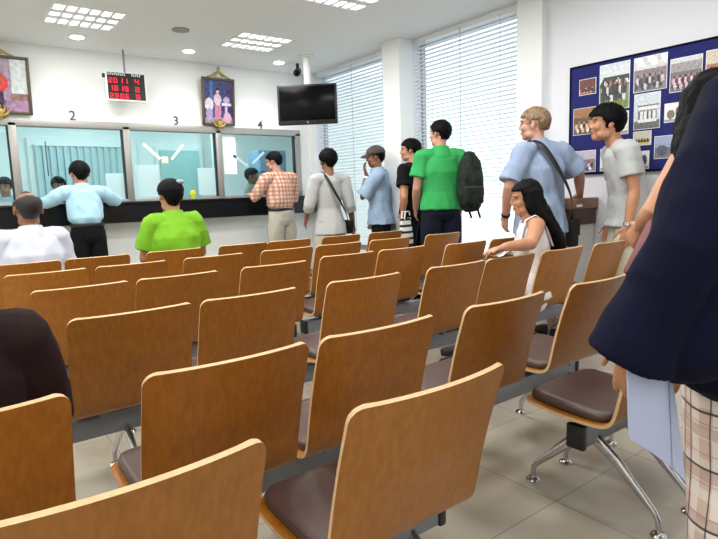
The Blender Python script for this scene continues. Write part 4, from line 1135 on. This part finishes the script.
# 12 person in navy at the right edge, holding an envelope
p12 = person('person in a loose navy jacket and pale checked trousers standing at the right edge', 1.70, (1.62, .50, 0), .0, dict(head=(.05,.01,1.60)),
  world=dict(shL=(1.405,.50,1.36), elL=(1.22,.525,1.065), wrL=(1.18,.59,.875), shR=(1.80,.46,1.37), hipL=(1.49,.50,.91), kneeL=(1.47,.50,.5), ankL=(1.46,.48,.085), toeL=(1.44,.66,.03)), nohands='', handL=dict(d=(-.05,.12,-1), n=(1,.2,0), curl=.7), w=1.1, vox=.006, seed=12,
  top=dict(mat='navy', sleeve=2.26, hem=-.22, hemw=1.3, folds=.006, ease=.03, cuff=.035, name='jacket', cape=[([(1.40,.50,1.32),(1.33,.505,1.05),(1.27,.53,.85)], [.07,.085,.085]), ([(1.47,.5,1.3),(1.44,.5,1.0),(1.41,.5,.83)], [.10,.125,.13])]),
  bottom=dict(mat='plaid_pants', wide=1.25, folds=.007), hair_kw=dict(grow=1.1))
# 13 woman with long black hair, bare arm
p13 = person('woman with long black hair and a bare bent arm behind the person in navy', 1.575, (2.40, .955, 0), -.45, dict(), world=dict(shL=(2.26,.975,1.305), elL=(2.06,1.0,1.10), wrL=(2.10,1.06,1.04), kneeL=(2.40,.93,.50), ankL=(2.47,.90,.085), toeL=(2.57,1.03,.03)), w=.9, vox=.006, seed=13, hyaw=.1,
  top=dict(mat='black_tee', sleeve=0, strapless='LR', folds=.005, hem=-.05, name='sleeveless_top'), bottom=dict(mat='black_cloth'), hair_kw=dict(grow=1.12, back=-.1, side=-.06, line=.06), handL=dict(curl=.9))
J = p13['J']; s = Soup(); bk = -p13['fwd']; h0 = J['head']
s.tube([h0+bk*.02+V((0,0,.05)), h0+bk*.05+V((0,0,-.05)), J['neck']+bk*.085, J['chest']+bk*.145+V((0,0,.03)), J['waist']+bk*.14+V((0,0,.05))], [(.105,.10),(.13,.10),(.17,.085),(.18,.06),(.13,.03)], n=20, axis=p13['shx'])
s.tube([h0-p13['shx']*.06+V((0,0,.05)), h0-p13['shx']*.095+bk*.02+V((0,0,-.06)), J['neck']-p13['shx']*.15+bk*.04+V((0,0,-.03)), J['chest']-p13['shx']*.20+bk*.07+V((0,0,.02))], [(.05,.07),(.055,.075),(.06,.07),(.03,.04)], n=14)
s.remesh('long_hair', M['hair'], p13['body'], .008, 4, .006, 5, (26,26,3))
# 14 seated person in dark brown at the left edge
p14 = person('person in a dark brown jacket sitting at the left edge, back turned', 1.62, (-.045, 1.58, 0), .0, dict(neck=(0,.0,.985), head=(.035,.03,1.12), shL=(-.18,0,.925)), sit=True, w=1.06, vox=.006, seed=14,
  top=dict(mat='brown_jacket', sleeve=1.9, folds=.007, ease=.032, name='jacket', collar=True), bottom=dict(mat='black_cloth'), hair_kw=dict(grow=1.12, back=-.11, side=-.06))
# clerks behind the glass
person('clerk with dark hair behind the glass of counter 4, turned right', 1.60, (3.80, 7.66, 0), PI+.9, dict(), w=.95, skin='skin_dark', hyaw=.1, hpitch=-.2, top=dict(mat='khaki', sleeve=.6, collar=True), bottom=dict(mat='black_cloth'), vox=.010, seed=15, hair_kw=dict(grow=1.1))
person('clerk behind the glass at the far left edge', 1.50, (.70, 7.66, 0), PI-.3, dict(), w=.95, hpitch=-.2, top=dict(mat='white_shirt', sleeve=.6, collar=True), bottom=dict(mat='black_cloth'), vox=.010, seed=16, hair_kw=dict(grow=1.1))
person('clerk facing the man in sky blue from behind the glass of counter 2', 1.50, (1.25, 7.66, 0), PI, dict(), w=.95, hpitch=-.2, top=dict(mat='white_shirt', sleeve=.6, collar=True), bottom=dict(mat='black_cloth'), vox=.010, seed=17, hair_kw=dict(grow=1.1))

# ------------------------------------------------------------------ things carried or lying about
def strap_bag(pr, pts, bag, label, name='shoulder_bag', cat='bag', mt='leather', wd=.02):
    """bag hanging from a strap; points in the wearer's own frame"""
    r = empty(name, (0,0,0)); c = pr['T'] @ V(bag[0]); r.location = (c.x, c.y, c.z - bag[1][2]); r.rotation_euler = (0, 0, pr['T'].to_euler().z)
    tag(r, label, cat); inv = (Matrix.Translation(r.location) @ Matrix.Rotation(r.rotation_euler.z, 4, 'Z')).inverted()
    k = pr['k']; cen = pr['J']['chest']
    P = [V(p) for p in pts]; CPp = catmull3(P, 5)
    axs = []
    for p_ in CPp:
        q = V((p_.x-cen.x, p_.y-cen.y, 0)); axs.append(V((-q.y, q.x, 0)).normalized() if q.length > .02 else V((1,0,0)))
    s = Soup(); s.tube([inv @ (pr['T'] @ p) for p in CPp], [(wd, .004)]*len(CPp), n=8, axis=axs, cap='flat'); s.build('strap', M[mt], r)
    s = Soup(); h = bag[1]; s.box((-h[0],-h[1],0), (h[0],h[1],2*h[2]), bev=.02); o = s.build('pouch', M[mt], r)
    s = Soup(); s.box((-h[0]*.9,-h[1]-.012,h[2]*.8), (h[0]*.9,-h[1]+.002,2*h[2]*.98), bev=.008); s.build('flap', M[mt], r)
    return r
def catmull3(P, n):
    out = []; m = len(P)
    for i in range(m-1):
        p0 = P[max(i-1,0)]; p1 = P[i]; p2 = P[i+1]; p3 = P[min(i+2,m-1)]
        for j in range(n):
            t = j/n; out.append((2*p1 + (p2-p0)*t + (2*p0-5*p1+4*p2-p3)*t*t + (3*p1-p0-3*p2+p3)*t**3)*.5)
    out.append(P[-1]); return out
k = p5['k']
strap_bag(p5, [S_(q,k) for q in ((-.07,.10,1.40),(-.085,.02,1.475),(-.075,-.10,1.42),(-.01,-.150,1.27),(.085,-.155,1.10),(.165,-.10,.97),(.20,-.02,.92))], (S_((.215,.02,.86),k), (.035,.09,.075)), 'small dark bag on a strap across the back of the woman in pale grey', name='crossbody_bag', wd=.016)
k = p9['k']
strap_bag(p9, [S_(q,k) for q in ((-.085,.15,1.38),(-.088,.05,1.475),(-.08,-.09,1.44),(.0,-.172,1.27),(.10,-.185,1.10),(.185,-.13,.96),(.225,-.08,.90))], (S_((.215,-.08,.80),k), (.05,.05,.11)), 'black shoulder bag on a wide strap behind the blond man', wd=.022)
# backpack on the right shoulder of the man in green
k = p8['k']; r = empty('backpack'); c = p8['T'] @ S_((.222,-.17,.93), k); r.location = c; r.rotation_euler = (0, 0, p8['T'].to_euler().z - .05)
tag(r, 'black patterned backpack hanging from the shoulder of the man in green', 'backpack')
s = Soup(); s.tube([(0,-.01,.03),(0,-.01,.12),(0,-.01,.28),(0,0,.45),(0,.01,.52)], [(.11,.075),(.135,.10),(.13,.095),(.105,.07),(.06,.035)], n=20, axis=V((1,0,0))); s.remesh('bag_body', M['backpack'], r, .008, 3, .006, 21)
s = Soup(); s.box((-.10,-.135,.04), (.10,-.09,.22), bev=.02); s.build('front_pocket', M['backpack'], r)
s = Soup(); s.tube([(.09,-.137,.2),(-.09,-.137,.2)], .004, n=8); s.build('zip', M['ink'], r)
s = Soup(); s.tube([(-.02,.05,.42), (-.03,.12,.50), (-.03,.20,.505), (-.02,.27,.40), (-.0,.25,.22), (.02,.10,.1)], [(.026,.006)]*6, n=8, axis=V((1,0,0))); s.build('shoulder_strap', M['black_cloth'], r)
for sx in (-.04, .05): Soup().tube([(sx,-.05,.05),(sx+.01,-.07,-.04),(sx+.03,-.07,-.1)], [(.011,.003)]*3, n=8).build('loose_strap', M['black_cloth'], r)
# striped tote beside the man in black
r = empty('tote_bag', (3.99, 4.50, .63), .3, 'white tote bag with wavy black stripes held by the man in black', 'bag')
s = Soup(); s.tube([(0,0,.0),(0,0,.14),(0,0,.29)], [(.10,.055),(.115,.05),(.10,.02)], n=22, axis=V((1,0,0)), cap='flat'); s.remesh('bag_body', M['stripe_bag'], r, .008, 3, .006, 22)
for sy in (-.018, .018): Soup().tube([(-.06,sy,.28),(-.04,sy,.36),(.04,sy,.36),(.06,sy,.28)], .007, n=8).build('handle', M['paper'], r)
# envelope hanging from the hand of the person in navy
r = empty('envelope', (1.13, .60, .60), 0, 'large grey blue envelope hanging from the hand of the person in navy', 'envelope')
E_TL, E_BL, E_BR, E_TR = V((1.112,.578,.83)), V((1.13,.578,.665)), V((1.262,.512,.548)), V((1.27,.55,.80))
vs = []; nx, nz = 14, 18
for j in range(nz+1):
    for i in range(nx+1):
        u, v = i/nx, j/nz; a = E_TL.lerp(E_TR, u); b = E_BL.lerp(E_BR, u); q = a.lerp(b, v)
        q = q + V((.3,-.95,0))*(.022*math.sin(u*PI*1.2)*(1-v*.5)) - V(r.location); vs.append(q)
F = [(j*(nx+1)+i, j*(nx+1)+i+1, (j+1)*(nx+1)+i+1, (j+1)*(nx+1)+i) for j in range(nz) for i in range(nx)]
off = V((.0012,.0038,0)); s = Soup(); s.add(vs, F); s.add([v_+off for v_ in vs], [tuple(reversed(f)) for f in F])
n = nx+1; LP = [i for i in range(n)] + [j*n+nx for j in range(1,nz+1)] + [nz*n+i for i in range(nx-1,-1,-1)] + [j*n for j in range(nz-1,0,-1)]
s.add([vs[i] for i in LP]+[vs[i]+off for i in LP], [(i,(i+1)%len(LP),len(LP)+(i+1)%len(LP),len(LP)+i) for i in range(len(LP))])
s.build('paper_body', M['env'], r, angle=50)
s = Soup(); A = [vs[j*n+nx-5] + V((.3,-.95,0))*.0015 for j in range(0, nz+1)]; B_ = [vs[j*n+nx] + V((.3,-.95,0))*.0015 for j in range(0, nz+1)]
vv = A + B_; m_ = len(A); s.add(vv, [(j, m_+j, m_+j+1, j+1) for j in range(m_-1)])
s.add([q - V((.3,-.95,0))*.001 for q in vv], [(j+1, m_+j+1, m_+j, j) for j in range(m_-1)])
s.build('flap', M['env'], r, angle=50)
# tissue under the seated woman's hand
s = Soup(); vs = []
for j in range(9):
    for i in range(15):
        u = i/14-.5; v = j/8-.5; vs.append((u*.20, v*.05, .012*noise.noise(V((u*6, v*5, 2)))+ (.010*math.cos(u*9))))
F = [(j*15+i, j*15+i+1, j*15+i+16, j*15+i+15) for j in range(8) for i in range(14)]
s.add(vs, F); s.add([(x,y,z-.003) for x,y,z in vs], [tuple(reversed(f)) for f in F])
o = s.build('tissue', M['paper'], angle=180); o.location = (2.63, 2.115, .826); tag(o, 'crumpled white paper under the hand of the seated woman', 'paper')
# maroon clutch
r = empty('clutch_bag', (1.985, .975, .955), -.3, 'maroon leather clutch bag between the man in grey and the person in navy', 'bag')
mt = Matrix.Rotation(.55, 4, 'Y')
Soup().box((-.045,-.03,-.10), (.045,.03,.12), bev=.018, mtx=mt).build('bag_body', M['maroon'], r)
Soup().box((-.047,-.034,.0), (.047,.0,.122), bev=.012, mtx=mt).build('flap', M['maroon'], r)
# small yellow thing on the counter
r = empty('desk_ornament', (2.60, 6.86, 1.19), 0, 'small yellow and green ornament standing on the granite counter', 'ornament')
Soup().lathe([(.03,0),(.034,.01),(.02,.03),(.018,.04)], n=20).build('pot', M['lime_polo'], r)
s = Soup()
for a in np.linspace(0, 2*PI, 8)[:-1]: s.ell((.026*math.cos(a), 0, .075+.026*math.sin(a)), (.016,.01,.016), n=10, m=8)
s.ell((0,-.004,.075), (.014,.014,.014), n=10, m=8); s.build('flower', M['yellow'], r)
# ------------------------------------------------------------------ lights, world, view
w = bpy.data.worlds.new('world'); sc.world = w; w.use_nodes = True
w.node_tree.nodes['Background'].inputs[0].default_value = (.93, .97, 1, 1); w.node_tree.nodes['Background'].inputs[1].default_value = 2.1
sc.view_settings.view_transform = 'Standard'; sc.view_settings.look = 'None'; sc.view_settings.gamma = 1; sc.view_settings.use_curve_mapping = False
sc.view_settings.exposure = 0
sc.cycles.use_denoising = True
sc.cycles.max_bounces = 8
